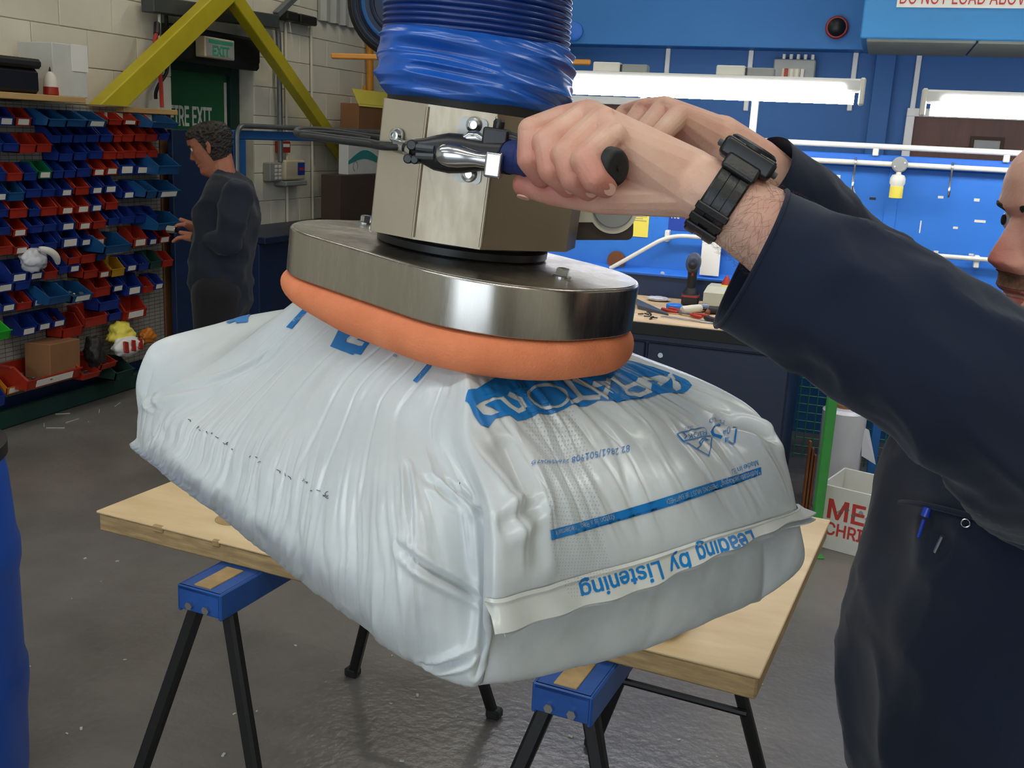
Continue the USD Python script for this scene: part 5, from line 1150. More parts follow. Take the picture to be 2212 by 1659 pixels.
def cloth_mat(name, col):
    c = np.array(srgb(col))
    MAT[name] = usdkit.material(stage, '/World/Looks/' + name, {
        'tc': ('texture_coordinate', {}), 'n': ('noise_texture', {'scale': 5.0, 'detail': 5.0}), 'r': ('rgb_ramp', {'ramp': [(.35, tuple(c * .82)), (.65, tuple(c * 1.12))]}),
        'w': ('noise_texture', {'scale': 900.0, 'detail': 2.0}), 'b': ('bump', {'strength': .2, 'distance': .0006}), 'p': ('principled_bsdf', {'roughness': .85, 'specular_ior_level': .25, 'sheen_weight': .12, 'sheen_roughness': .5})},
        [('tc.object', 'n.vector'), ('n.fac', 'r.fac'), ('r.color', 'p.base_color'), ('tc.object', 'w.vector'), ('w.fac', 'b.height'), ('b.normal', 'p.normal')], surface='p.BSDF')
cloth_mat('navy_cloth', '121c30'); cloth_mat('dark_cloth', '1a202b'); cloth_mat('trouser_cloth', '1c1b1f')
mat('hair_brown', '1d140d', .6, var=.35, vs=80, bump=.6, bs=160, bumpd=.003); mat('hair_arm', '5d4030', .6, var=.2); mat('hair_grey', '8f7d66', .6, var=.3, vs=80); mat('stubble', '6e4d3a', .8, var=.3, vs=220)
mat('eye_white', 'cfc6be', .2, var=.02); mat('iris', '2c2622', .15, var=.1); mat('lip', 'a55d54', .45, var=.1, vs=60); mat('nail', 'd9a893', .3, var=.05)
mat('watch_rubber', '141517', .38, var=.12, vs=30, bump=.2, bs=400); mat('watch_case', '1a1b1d', .3, .2, var=.1); mat('boot', '1a1613', .5, var=.1); mat('ink_blue', '1c3fae', .3, var=.05)
def Lw(x, y, z): return rh * x + fh * y + np.array([0, 0, z])
HZ = np.array([-.012, 0, .012, .022, .035, .044, .052, .060, .068, .078, .088, .095, .104, .116, .128, .138, .148, .158, .172, .190, .206, .220, .230, .2355])
HF = np.array([.052, .070, .083, .086, .083, .081, .087, .0855, .090, .0885, .089, .089, .089, .0895, .090, .0895, .096, .0965, .096, .091, .079, .058, .032, .001])
HN = np.interp(HZ, [.080, .086, .092, .099, .112, .126, .140], [0, .011, .0225, .0235, .0155, .008, .0]) * (HZ > .08)
HW = np.interp(HZ, [-.012, 0, .02, .05, .08, .11, .14, .17, .19, .206, .22, .23, .2355], [.040, .045, .052, .060, .066, .0705, .0745, .0765, .074, .066, .048, .028, .001])
HB = np.interp(HZ, [-.012, 0, .03, .06, .1, .14, .17, .19, .206, .22, .23, .2355], [.020, .03, .05, .07, .093, .107, .108, .101, .088, .064, .037, .001])
def head_r(phi, z):
    a_ = np.where(np.cos(phi) > 0, PchipInterpolator(HZ, HF)(z), PchipInterpolator(HZ, HB)(z)); b_ = PchipInterpolator(HZ, HW)(z)
    c_, s_ = np.abs(np.cos(phi)), np.abs(np.sin(phi)); p_ = 2.35
    r = ((c_ / a_) ** p_ + (s_ / b_) ** p_) ** (-1 / p_)
    ph = np.abs((phi + np.pi) % (2 * np.pi) - np.pi)
    g = lambda p0, z0, wp, wz: np.exp(-((ph - p0) / wp) ** 2 - ((z - z0) / wz) ** 2)
    nw = np.interp(z, [.08, .092, .104, .14], [.20, .20, .15, .115])
    r = r + PchipInterpolator(HZ, HN)(z) * np.exp(-np.abs(ph / nw) ** 2.2)
    r += .006 * g(.22, .0905, .07, .008) - .0095 * g(.40, .133, .16, .011) + .0035 * g(.42, .149, .26, .007) + .004 * g(.72, .105, .25, .018) - .003 * g(.3, .0605, .3, .0022) * (ph < .6)
    r += .0025 * g(0, .066, .25, .005) + .003 * g(0, .053, .22, .005) - .004 * g(.62, .062, .2, .02) - .002 * g(.0, .075, .07, .008) + .0022 * g(.40, .1335, .10, .0045)
    return r
def head_mesh(nphi=150, nz=130, off=None):
    zz = np.r_[np.linspace(-.012, .2, nz - 24), .2 + .0354 * np.sin(np.linspace(0, np.pi / 2, 25)[1:]) ** 1.0]; zz[-1] = .2354
    ph = np.linspace(0, 2 * np.pi, nphi, endpoint=False); P_, Z_ = np.meshgrid(ph, zz); R_h = head_r(P_, Z_)
    if off is not None: R_h = R_h + off(P_, Z_)
    return np.stack([R_h * np.cos(P_), R_h * np.sin(P_), Z_], -1)
def to_manifold(m):
    m = tm(m); return Manifold(manifold3d.Mesh(np.asarray(m.vertices, np.float32), np.asarray(m.faces, np.uint32)))
def head_frame(o, face, upv=(0, 0, 1)):
    x = nrm(face); z = nrm(np.asarray(upv, float) - x * np.dot(upv, x)); return o, x, z
def head_solid(o, x, z):
    h = to_manifold(place(loft(head_mesh()), o, x=x, z=z)); y = np.cross(z, x); parts = [h]
    for s_ in (-1, 1):
        e = o + x * -.006 + y * s_ * .0735 + z * .118
        def E(a, b, c): return e + x * a + y * s_ * b + z * c
        pts = [(0, .004, .030), (-.012, .011, .026), (-.018, .013, .008), (-.012, .010, -.012), (-.002, .004, -.028), (.006, .002, -.02)]
        parts.append(Manifold.batch_hull([sph(E(*p_), .0035, 8) for p_ in pts]))
    return parts
def head_patch(cond, off, o, x, z, n1=220, n2=220, seed=1, rough=.0):
    """a thin shell over the part of the head where cond(phi, z) holds"""
    zz = np.linspace(-.01, .2353, n2); ph = np.linspace(-np.pi, np.pi, n1, endpoint=False); P_, Z_ = np.meshgrid(ph, zz); c_ = cond(P_, Z_)
    edge = np.clip(c_, 0, 1); R_h = head_r(P_, Z_); nse = meshkit.fbm(np.stack([P_ * 9, Z_ * 130, P_ * 0], -1), 3, seed) - .5
    lift = edge * (off + rough * nse * 2) - .004 * (1 - edge) - .0
    V = np.stack([(R_h + lift) * np.cos(P_), (R_h + lift) * np.sin(P_), Z_ + lift * .5 * np.clip((Z_ - .17) / .06, 0, 1)], -1)
    i, j = np.meshgrid(np.arange(n2 - 1), np.arange(n1), indexing='ij'); i = i.ravel(); j = j.ravel(); j2 = (j + 1) % n1
    q = np.stack([i * n1 + j, i * n1 + j2, (i + 1) * n1 + j2, (i + 1) * n1 + j], 1); keep = (c_.reshape(-1)[q] > 0).any(1); q = q[keep]
    m = tm((V.reshape(-1, 3), q)); m.remove_unreferenced_vertices(); return place(m, o, x=x, z=z)
def chain(js):
    return [bone(a[0], b[0], a[1], b[1], 18) for a, b in zip(js[:-1], js[1:])]
def J(px, py, d, r): return (at(px, py, d), r)
def shell(path, radii, wrinkle, seed, n=72, k=90, flat=None, open_end=True, inner=.05):
    """a sleeve: a tube with folds, open at its first end with the cuff turned in"""
    p = curve(path, k); rad = np.interp(np.linspace(0, 1, k), np.linspace(0, 1, len(radii)), radii)
    t_ = np.gradient(p, axis=0); t_ /= np.linalg.norm(t_, axis=1, keepdims=True); a = np.zeros_like(p); a[0] = nrm(np.cross(t_[0], (0, 0, 1.0)))
    for i in range(1, k): a[i] = nrm(a[i - 1] - t_[i] * (a[i - 1] @ t_[i]))
    b = np.cross(t_, a); an = np.arange(n) * 2 * math.pi / n; s_ = np.linspace(0, np.linalg.norm(np.diff(p, axis=0), axis=1).sum(), k)
    P_ = np.stack(np.broadcast_arrays(np.cos(an)[None] * 1.3 + s_[:, None] * 4, np.sin(an)[None] * 1.3, s_[:, None] * 13), -1)
    f_ = (1 - np.abs(2 * meshkit.noise(P_, seed) - 1)) ** 2 * wrinkle + (meshkit.fbm(P_ * 2, 3, seed + 3) - .5) * wrinkle * .8
    f_ *= np.clip(s_[:, None] / .06, .15, 1)
    r = rad[:, None] + f_ - wrinkle * .4
    el = flat if flat else (1, 1)
    R_s = p[:, None] + r[..., None] * (el[0] * np.cos(an)[None, :, None] * a[:, None] + el[1] * np.sin(an)[None, :, None] * b[:, None])
    rings = list(R_s)
    if open_end:
        c0_ = p[0]; first = R_s[0]; ins = []
        for q_, sc_ in ((inner, .93), (inner * .5, .95), (.004, .965), (-.0006, .985)): ins.append(c0_ + t_[0] * q_ + (first - c0_) * sc_)
        rings = ins + rings
    return loft(np.array(rings))

# ---------------- the man at the handles
man = thing('person', 'man in dark navy coveralls gripping the lifter handles, cut by the right edge', 'person')
LW = J(1506, 402, .765, .0242)
fingers = [
 [J(1216, 262, .812, .0125), J(1151, 284, .772, .0112), J(1146, 344, .764, .0102), J(1170, 380, .774, .0090)],
 [J(1270, 252, .790, .0130), J(1184, 308, .757, .0116), J(1193, 366, .749, .0107), J(1226, 400, .760, .0092)],
 [J(1298, 266, .766, .0128), J(1224, 334, .740, .0112), J(1240, 384, .735, .0104), J(1270, 408, .744, .0088)],
 [J(1320, 296, .746, .0118), J(1264, 346, .723, .0104), J(1284, 386, .718, .0096), J(1308, 403, .726, .0082)]]
thumb = [J(1445, 408, .770, .0165), J(1300, 424, .776, .0135), J(1196, 411, .786, .0118), J(1134, 398, .796, .0098)]
parts = []
for f_ in fingers: parts += chain(f_)
parts += chain(thumb)
mc = [f_[0] for f_ in fingers]
for a, b in zip(mc[:-1], mc[1:]): parts.append(Manifold.batch_hull([sph(a[0], a[1], 16), sph(b[0], b[1], 16), sph(at(1500, 385, .768), .0205, 16), sph(at(1490, 412, .768), .0200, 16)]))
parts.append(Manifold.batch_hull([sph(mc[3][0], mc[3][1], 16), sph(at(1445, 405, .770), .0175, 16), sph(at(1490, 412, .768), .0200, 16), sph(at(1400, 340, .775), .012, 16)]))
parts.append(Manifold.batch_hull([sph(thumb[0][0], .0165, 16), sph(thumb[1][0], .0135, 16), sph(at(1340, 400, .79), .011, 16), sph(at(1490, 412, .768), .0200, 16)]))
# knuckles and tendons stand out on the back of the hand
for k, (f_, top) in enumerate(zip(fingers, ((1226, 244), (1284, 233), (1306, 246), (1330, 282)))):
    d_ = (.807, .781, .757, .738)[k]; parts.append(sph(at(top[0], top[1] + 10, d_), .0088, 16)); parts.append(bone(at(top[0] + 8, top[1] + 12, d_), at(1440, 356 + k * 10, .766), .0062, .005))
for f_ in fingers: parts.append(sph(f_[1][0] + nrm(f_[1][0] - (f_[0][0] + f_[2][0]) / 2) * .0018, f_[1][1] * .95, 16))
forearm = [LW, J(1668, 504, .760, .0312), J(1860, 640, .745, .040), J(2110, 838, .725, .043)]
parts += chain(forearm)
SHL, SHR = Lw(.575, .965, 1.40), Lw(.575, 1.29, 1.42)
parts.append(bone(forearm[-1][0], SHL, .042, .05)); parts.append(bone(SHL, Lw(.57, 1.12, 1.40), .05, .06)); parts.append(bone(SHR, Lw(.57, 1.12, 1.40), .05, .06))
parts.append(bone(Lw(.57, 1.12, 1.40), Lw(.53, 1.1, 1.0), .07, .07))
# far hand on the far grip, forearm and upper arm
rfing = [[J(1352, 250, 1.045, .012), J(1318, 292, 1.02, .0100), J(1322, 340, 1.02, .009), J(1350, 362, 1.03, .008)],
         [J(1392, 240, 1.025, .0125), J(1350, 290, .995, .0102), J(1356, 342, .99, .0092), J(1384, 365, 1.0, .008)],
         [J(1436, 236, 1.005, .0125), J(1384, 292, .975, .0100), J(1392, 342, .97, .009), J(1420, 364, .98, .0078)],
         [J(1466, 250, .985, .0115), J(1418, 300, .955, .0094), J(1428, 342, .955, .0084), J(1452, 360, .965, .0074)]]
rthumb = [J(1500, 320, 1.03, .0165), J(1440, 352, 1.04, .0135), J(1372, 360, 1.05, .0115), J(1330, 352, 1.055, .0098)]
RW = J(1552, 306, 1.02, .0262)
for f_ in rfing: parts += chain(f_)
parts += chain(rthumb)
for a, b in zip(rfing[:-1], rfing[1:]): parts.append(Manifold.batch_hull([sph(a[0][0], a[0][1], 14), sph(b[0][0], b[0][1], 14), sph(RW[0], .0245, 16), sph(rthumb[0][0], .015, 14)]))
for px, py, d_ in ((1440, 226, .998), (1392, 230, 1.018)): parts.append(sph(at(px, py + 6, d_), .0105, 16))
rarm = [RW, J(1625, 366, 1.04, .032), J(1790, 520, 1.10, .04), J(1980, 690, 1.17, .043)]
parts += chain(rarm); parts.append(bone(rarm[-1][0], SHR, .042, .05))
ho, hxv, hzv = head_frame(Lw(.592, 1.068, 1.508), rh * -.98 + fh * -.07 + UP * -.02, UP + rh * -.03)
parts += head_solid(ho, hxv, hzv)
parts.append(bone(Lw(.585, 1.11, 1.42), ho + hxv * -.02 + hzv * .05, .062, .056, 24))
fb = flesh(parts, .0032, 16)
bod = obj('body', fb, 'skin', man, smooth=True)
fl_ = np.zeros(len(fb.vertices))
for f_ in fingers + [thumb] + rfing + [rthumb]:
    for j_, a_, w_ in ((3, 1.0, .02), (2, .75, .018), (1, .45, .013), (0, .30, .016)): fl_ = np.maximum(fl_, a_ * np.exp(-(np.linalg.norm(fb.vertices - f_[j_][0], axis=1) / w_) ** 2))
fl_ = np.maximum(fl_, .9 * np.exp(-(np.linalg.norm(fb.vertices - (ho + hxv * .11 + hzv * .097), axis=1) / .028) ** 2)); fl_ = np.maximum(fl_, .55 * np.exp(-(np.linalg.norm(fb.vertices - (ho + hxv * .03 + hzv * .11), axis=1) / .085) ** 4))
UsdGeom.PrimvarsAPI(bod).CreatePrimvar('flush', Sdf.ValueTypeNames.FloatArray, 'vertex').Set(Vt.FloatArray.FromNumpy(fl_.astype(np.float32)))
def eyes(par, o, x, z, m='eye_white'):
    y = np.cross(z, x)
    for s_ in (-1, 1):
        e = o + x * .0725 + y * s_ * .0325 + z * .1335
        ee = obj('eye', place(trimesh.creation.icosphere(3, .0122), e), m, par, smooth=True)
        obj('iris', place(lathe([(.0001, .0002), (.0056, .0), (.0054, .0012), (.0001, .0016)], 20), e + x * .0114, z=nrm(x + y * s_ * .1)), 'iris', ee)
eyes(man, ho, hxv, hzv)
wrap = lambda p_: np.abs((p_ + np.pi) % (2 * np.pi) - np.pi)
obj('eyebrow', head_patch(lambda p_, z_: 1.0 * (np.abs(wrap(p_) - .42) < .25) * (np.abs(z_ - .1500 + .012 * (wrap(p_) - .42) ** 2 * 4) < .0032), .0012, ho, hxv, hzv, 360, 420, 2, .001), 'hair_brown', man, smooth=True)
obj('moustache', head_patch(lambda p_, z_: 1.0 * (wrap(p_) < .42) * (z_ > .067) * (z_ < .0835), .0012, ho, hxv, hzv, 360, 420, 3, .0008), 'stubble', man, smooth=True)
obj('chin_stubble', head_patch(lambda p_, z_: 1.0 * (wrap(p_) < .75) * (z_ > -.005) * (z_ < .045), .0008, ho, hxv, hzv, 360, 420, 4, .0006), 'stubble', man, smooth=True)
obj('lips', head_patch(lambda p_, z_: 1.0 * (wrap(p_) < .30 - 6 * np.abs(z_ - .06)) * (np.abs(z_ - .0600) < .0085) * (np.abs(z_ - .0602) > .0012), .0007, ho, hxv, hzv, 420, 520, 5, .0), 'lip', man, smooth=True)
obj('hair', head_patch(lambda p_, z_: 1.0 * ((wrap(p_) > 1.75 - 4 * np.clip(z_ - .15, 0, .06)) & (z_ > .06)), .007, ho, hxv, hzv, 260, 200, 6, .004), 'hair_grey', man, smooth=True)
# nails
for f_, off in zip(fingers[1:] + [thumb], (.0082, .0078, .0074, .0100)):
    tip, dip = f_[3][0], f_[2][0]; ax = nrm(tip - dip); out = nrm((CAM - tip) - ax * ((CAM - tip) @ ax))
    if f_ is thumb: out = nrm(out * .35 - UP * .9)
    out = nrm(out - ax * (out @ ax)); s_ = np.cross(ax, out)
    obj('fingernail', place(place(prism(Point(0, 0).buffer(1, quad_segs=8), .0014), (0, 0, 0)).apply_scale((.0042, .0052, 1)), tip - ax * .002 + out * (off - .0004), x=s_, z=out), 'nail', man)
# fine hairs on the near forearm
def hairs(par, n_, seed):
    r = np.random.default_rng(seed); pts, cnt = [], []
    a, b = at(1600, 462, .7600), at(1690, 520, .7585); ax = nrm(b - a); v1 = nrm(np.cross(ax, UP)); v2 = np.cross(ax, v1)
    for k in range(n_):
        t_ = r.uniform(-.25, 1.2); an = r.uniform(0, 2 * math.pi); rad = .0285 + .0035 * t_
        o_ = v1 * math.cos(an) + v2 * math.sin(an)
        if o_ @ nrm(CAM - a) < -.2: continue
        p = a + (b - a) * t_ + o_ * rad; tg = nrm(np.cross(ax, o_) * r.uniform(.3, 1) + ax * r.uniform(-.7, .5)); L_ = r.uniform(.006, .015)
        for s_ in (0, .5, 1): pts.append(p + tg * L_ * s_ + o_ * (.0006 + .002 * math.sin(s_ * 2.2)))
        cnt.append(3)
    c_ = UsdGeom.BasisCurves.Define(stage, prim_path(par) + '/arm_hair'); c_.CreateTypeAttr('linear'); c_.CreatePointsAttr(Vt.Vec3fArray.FromNumpy(np.array(pts, np.float32))); c_.CreateCurveVertexCountsAttr(Vt.IntArray(cnt)); c_.CreateWidthsAttr([.00011]); c_.SetWidthsInterpolation('constant')
    UsdShade.MaterialBindingAPI.Apply(c_.GetPrim()).Bind(MAT['hair_arm']); tag(c_, kind='stuff')
hairs(man, 650, 5)
# watch
wc = at(1556, 433, .7632); wa = nrm(forearm[1][0] - forearm[0][0]); wup = nrm(-UV * -.85 + RV * .53 - fw * .25); wup = nrm(wup - wa * (wup @ wa)); ws = np.cross(wup, wa)
watch = obj('watch_strap', place(loft(np.array([[((.0278 + o_) * 1.0 * math.cos(t_), (.0278 + o_) * math.sin(t_), z_) for t_ in np.linspace(0, 2 * math.pi, 64, endpoint=False)] for o_, z_ in ((-.001, -.012), (.0022, -.012), (.0034, -.0105), (.0034, -.004), (.0026, -.0035), (.0026, .0035), (.0034, .004), (.0034, .0105), (.0022, .012), (-.001, .012))])), wc, x=wup, z=wa), 'watch_rubber', man, smooth=30)
def wb(m, out=.031): return place(m, wc + wup * out, x=wa, z=wup)
obj('watch_case', wb(tm(Manifold.batch_hull([sph((sx * .0175, sy * .0165, sz), .0035, 12) for sx in (-1, 1) for sy in (-1, 1) for sz in (0, .008)]))), 'watch_case', watch, smooth=30)
obj('bezel', wb(place(lathe([(.012, 0), (.0185, .0), (.0185, .003), (.0165, .0045), (.013, .0035), (.0125, .0015), (.0001, .0015)], 40), (0, 0, .0105))), 'watch_rubber', watch)
for sx in (-1, 1):
    for sy in (-.5, .5): obj('button', wb(place(cyl(.0022, .004, 10), (sx * .0205, sy * .018, .004), z=(sx, 0, 0))), 'dark_steel', watch)
for s_ in (-1, 1): obj('strap_lug', place(tm(Manifold.batch_hull([sph((sx * .011, sy * .004, 0), .0028, 10) for sx in (-1, 1) for sy in (-1, 1)])), wc + wup * .0262 + ws * s_ * .0215, x=wa, z=nrm(wup * .5 + ws * s_)), 'watch_rubber', watch, smooth=40)
for k_, an in enumerate((1.9, 2.2, 2.5)): obj('strap_keeper', place(bx(-.0035, .0035, -.013, .013, -.0012, .0016, .0006), wc + (wup * math.cos(an) + ws * (1 if ws @ (CAM - wc) > 0 else -1) * math.sin(an)) * .0322, y=None, x=None, z=None) if False else place(cbox(.006, .026, .0026, .0008), wc + (wup * math.cos(an) + ws * (1 if ws @ (CAM - wc) > 0 else -1) * math.sin(an)) * .0316, x=np.cross(wa, nrm(wup * math.cos(an) + ws * (1 if ws @ (CAM - wc) > 0 else -1) * math.sin(an))), z=nrm(wup * math.cos(an) + ws * (1 if ws @ (CAM - wc) > 0 else -1) * math.sin(an))), 'watch_rubber', watch)
# coverall
cp = []
def pr(x, y, z, r, w):
    x += .072 if z < 1.0 else .062 if z < 1.1 else .082 if z < 1.25 else .070 if z < 1.35 else .03
    return [sph(Lw(x, y - w, z), r, 24), sph(Lw(x, y + w, z), r, 24)]
sec = [pr(.535, 1.09, .93, .135, .065), pr(.505, 1.09, 1.06, .148, .062), pr(.495, 1.09, 1.17, .150, .06), pr(.520, 1.10, 1.31, .138, .075), pr(.56, 1.11, 1.40, .105, .11)]
for a, b in zip(sec[:-1], sec[1:]): cp.append(Manifold.batch_hull(a + b))
cp.append(Manifold.batch_hull(sec[-1] + [sph(Lw(.58, 1.11, 1.475), .075, 24)]))
cp.append(bone(SHL, Lw(.56, 1.05, 1.40), .085, .1, 20)); cp.append(bone(SHR, Lw(.56, 1.16, 1.40), .085, .1, 20))
for y_, x_ in ((1.0, .49), (1.19, .55)):
    cp.append(bone(Lw(.595, y_ + (.02 if y_ < 1.1 else -.02), .92), Lw(.585, y_, .5), .115, .085, 20)); cp.append(bone(Lw(.585, y_, .5), Lw(.595, y_, .07), .085, .065, 20))
tor = flesh(cp, .011, 14)
nv = meshkit.fbm(tor.vertices * [6, 6, 9.0], 4, 41) - .5; rg_ = (1 - np.abs(2 * meshkit.noise(tor.vertices @ np.array([[7, 3, 0], [2, 8, 3], [10, -6, 5.0]]), 42) - 1)) ** 2
tor.vertices = tor.vertices + tor.vertex_normals * (nv * .012 + (rg_ - .3) * .012)[:, None]
slL = shell([at(1622, 560, .755), at(1735, 614, .752), at(1880, 690, .742), at(2110, 848, .722), (at(2110, 848, .722) + SHL) / 2 + np.array([0, 0, -.012]), SHL], [.0575, .0575, .060, .068, .080, .092], .009, 51, flat=(.88, 1.0), inner=.07)
slR = shell([at(1628, 382, 1.04), at(1710, 455, 1.07), at(1850, 575, 1.12), rarm[-1][0], (rarm[-1][0] + SHR) / 2, SHR], [.050, .050, .055, .066, .075, .088], .008, 52, inner=.05)
cov = obj('coverall', cat([tor, slL, slR]), 'navy_cloth', man, smooth=True)
obj('collar', place(tube(np.array([(.075 * math.cos(t_), .08 * math.sin(t_), .012 * math.cos(t_)) for t_ in np.linspace(.4, 2 * math.pi - .4, 40)]), .016, 10), Lw(.585, 1.11, 1.485), x=-rh, z=UP), 'navy_cloth', cov, smooth=True)
cj = np.vstack([slL.vertices[72 * 4:72 * 5]]); obj('cuff_hem', tube(np.vstack([cj, cj[:2]]), .0017, 6), 'navy_cloth', cov)
for y_ in (1.0, 1.19):
    o_ = Lw(.595, y_, 0)
    obj('boot', place(tm(flesh([bone((.10, 0, .04), (-.02, 0, .05), .042, .045), bone((-.02, 0, .05), (-.03, 0, .16), .045, .05), bone((.1, 0, .04), (.17, 0, .035), .042, .033)], .01, 4)).apply_translation((0, 0, -.003)), o_, x=-rh, z=UP), 'boot', man, smooth=True)
def front_of(m, px, py):
    q = m.vertices - CAM; zz = q @ fw; P_ = np.stack([W / 2 + FPX * (q @ RV) / zz, H / 2 - FPX * (q @ UV) / zz], 1); d_ = np.hypot(P_[:, 0] - px, P_[:, 1] - py); k = np.where(d_ < 30)[0]; k = k[np.argsort(zz[k])[:5]]; return at(px, py, float(np.median(zz[k])))
a, b = front_of(tor, 2004, 1096), front_of(tor, 1984, 1160); tw = nrm(CAM - a) * .006
pen = thing('blue_pen', 'blue pen clipped in the chest pocket of the worker', 'pen')
obj('cap', tube([a + tw, a * .7 + b * .3 + tw], [.0042, .0048], 12), 'ink_blue', pen); obj('clip', tube([a * .6 + b * .4 + tw * 1.6, b + tw * 1.2], .0018, 8), 'ink_blue', pen)
a, b = front_of(tor, 2036, 1158), front_of(tor, 2020, 1192); single('silver_pen', tube([a + tw * .8, b + tw * .8], .0022, 10), 'bright_steel', 'thin silver pen clip on the chest pocket right of the blue pen', 'pen')
a = front_of(tor, 2086, 1130); obj('snap', place(trimesh.creation.torus(.004, .0008, 24, 8), a + tw * .6, z=nrm(CAM - a)), 'bright_steel', cov)
a = [front_of(tor, *p_) for p_ in ((1945, 1085), (2060, 1105), (2180, 1140))]
obj('pocket_edge', tube(curve([p_ + nrm(CAM - p_) * .002 for p_ in a], 24), .0032, 8), 'navy_cloth', cov)
# the far grip of the lifter
ga, gb = at(1262, 312, 1.05), at(1448, 306, .975)
obj('far_grip', tube([ga + (gb - ga) * t_ for t_ in np.linspace(-.25, .9, 30)], .0140 + .001 * np.cos(np.linspace(0, 40, 30)), 20), 'grip_black', lifter)
obj('far_bracket', tube([bf(.07, .06, .08), ga + (gb - ga) * -.2], .012, 14), 'black_plastic', lifter)

# ---------------- the man at the bins
BD = 4.95
m2 = thing('person', 'man with dark hair in dark work clothes, looking down beside the bin wall', 'person')
def K(px, py, d=BD): return at(px, py, d)
nk, ch, be, hp = K(478, 388), K(494, 432), K(483, 520), K(478, 600)
ho2, hx2, hz2 = head_frame(K(474, 374) + np.array([0, 0, .005]), -rh * 1.0 - fh * .02 + UP * -.36, UP - rh * .3)
pb = head_solid(ho2, hx2, hz2) + [bone(K(488, 402), ho2 + hx2 * -.03 + hz2 * .06, .06, .055, 20), bone(K(488, 402), be, .07, .08)]
SL2, SR2 = K(510, 425, BD - .17), K(500, 425, BD + .2)
eL, eR = K(492, 522, BD - .22), K(470, 520, BD + .2)
hL, hR = K(404, 512, BD - .05), K(404, 484, BD + .06)
for s_, e_, h_ in ((SL2, eL, hL), (SR2, eR, hR)):
    wv_ = h_ + nrm(e_ - h_) * .07
    pb += [bone(nk, s_, .045, .03), bone(s_, e_, .03, .035), bone(e_, wv_, .038, .027), Manifold.batch_hull([sph(wv_, .026, 12), sph(h_ + fh * .03, .014, 12), sph(h_ - fh * .03, .014, 12)])]
    for k in range(4):
        f0 = h_ + fh * (.03 - .02 * k); dr = nrm(-rh + UP * -.1); f1_ = f0 + dr * .035; pb += [bone(f0, f1_, .0095, .0085, 10), bone(f1_, f1_ + nrm(dr - UP * .7) * .028, .0085, .0075, 10)]
    pb += [bone(h_ + UP * .015 + nrm(e_ - h_) * .03, h_ + UP * .02 - rh * .03, .012, .01, 10)]
obj('body', flesh(pb, .007, 6), 'skin_dim', m2, smooth=True)
eyes(m2, ho2, hx2, hz2)
obj('hair', head_patch(lambda p_, z_: 1.0 * ((z_ > .178 - .028 * np.clip(1 - wrap(p_) / .6, 0, 1) * -1 - .125 * np.clip((wrap(p_) - 1.2) / .5, 0, 1))), .008, ho2, hx2, hz2, 220, 200, 9, .008), 'hair_brown', m2, smooth=True)
obj('eyebrow', head_patch(lambda p_, z_: 1.0 * (np.abs(wrap(p_) - .42) < .25) * (np.abs(z_ - .150) < .005), .002, ho2, hx2, hz2, 240, 240, 2, .001), 'hair_brown', m2, smooth=True)
cp = []
def pr2(c, r, w): return [sph(c - fh * w, r, 20), sph(c + fh * w, r, 20)]
sec = [pr2(K(482, 640), .12, .06), pr2(hp, .13, .06), pr2(be, .13, .07), pr2(K(490, 470), .13, .08), pr2(K(496, 428), .10, .11)]
for a, b in zip(sec[:-1], sec[1:]): cp.append(Manifold.batch_hull(a + b))
cp.append(Manifold.batch_hull(sec[-1] + [sph(K(487, 395), .068, 20)]))
for s_, e_, h_ in ((SL2, eL, hL), (SR2, eR, hR)): cp += [bone(s_, K(496, 430), .07, .09), bone(s_, e_, .072, .058), bone(e_, h_ + nrm(e_ - h_) * .085, .058, .042)]
jk = flesh(cp, .016, 10); nv = (1 - np.abs(2 * meshkit.noise(jk.vertices * [8, 8, 11.0], 61) - 1)) ** 2; jk.vertices = jk.vertices + jk.vertex_normals * ((nv - .3) * .02)[:, None]
obj('jacket', jk, 'dark_cloth', m2, smooth=True)
hb_ = K(480, 640) * [1, 1, 0]; cp = []
for s_ in (-1, 1):
    o_ = hb_ + fh * .095 * s_
    zt_h = K(480, 640)[2]
    cp += [bone(o_ + UP * (zt_h + .03), o_ - rh * .015 + UP * .48, .115, .082, 18), bone(o_ - rh * .015 + UP * .48, o_ + UP * .06, .082, .064, 18)]
    obj('boot', place(tm(flesh([bone((.10, 0, .04), (-.02, 0, .05), .042, .045), bone((-.02, 0, .05), (-.03, 0, .14), .045, .05), bone((.1, 0, .04), (.17, 0, .035), .042, .033)], .012, 3)).apply_translation((0, 0, -.003)), o_, x=-rh, z=UP), 'boot', m2, smooth=True)
obj('trousers', flesh(cp, .016, 8), 'trouser_cloth', m2, smooth=True)
single('small_fitting', place(cyl(.018, .05, 16, .003), (hL + hR) / 2 - rh * .05, z=nrm(-rh + fh * .3)), 'bright_steel', 'small metal fitting held between the hands of the man at the bins', 'fitting')
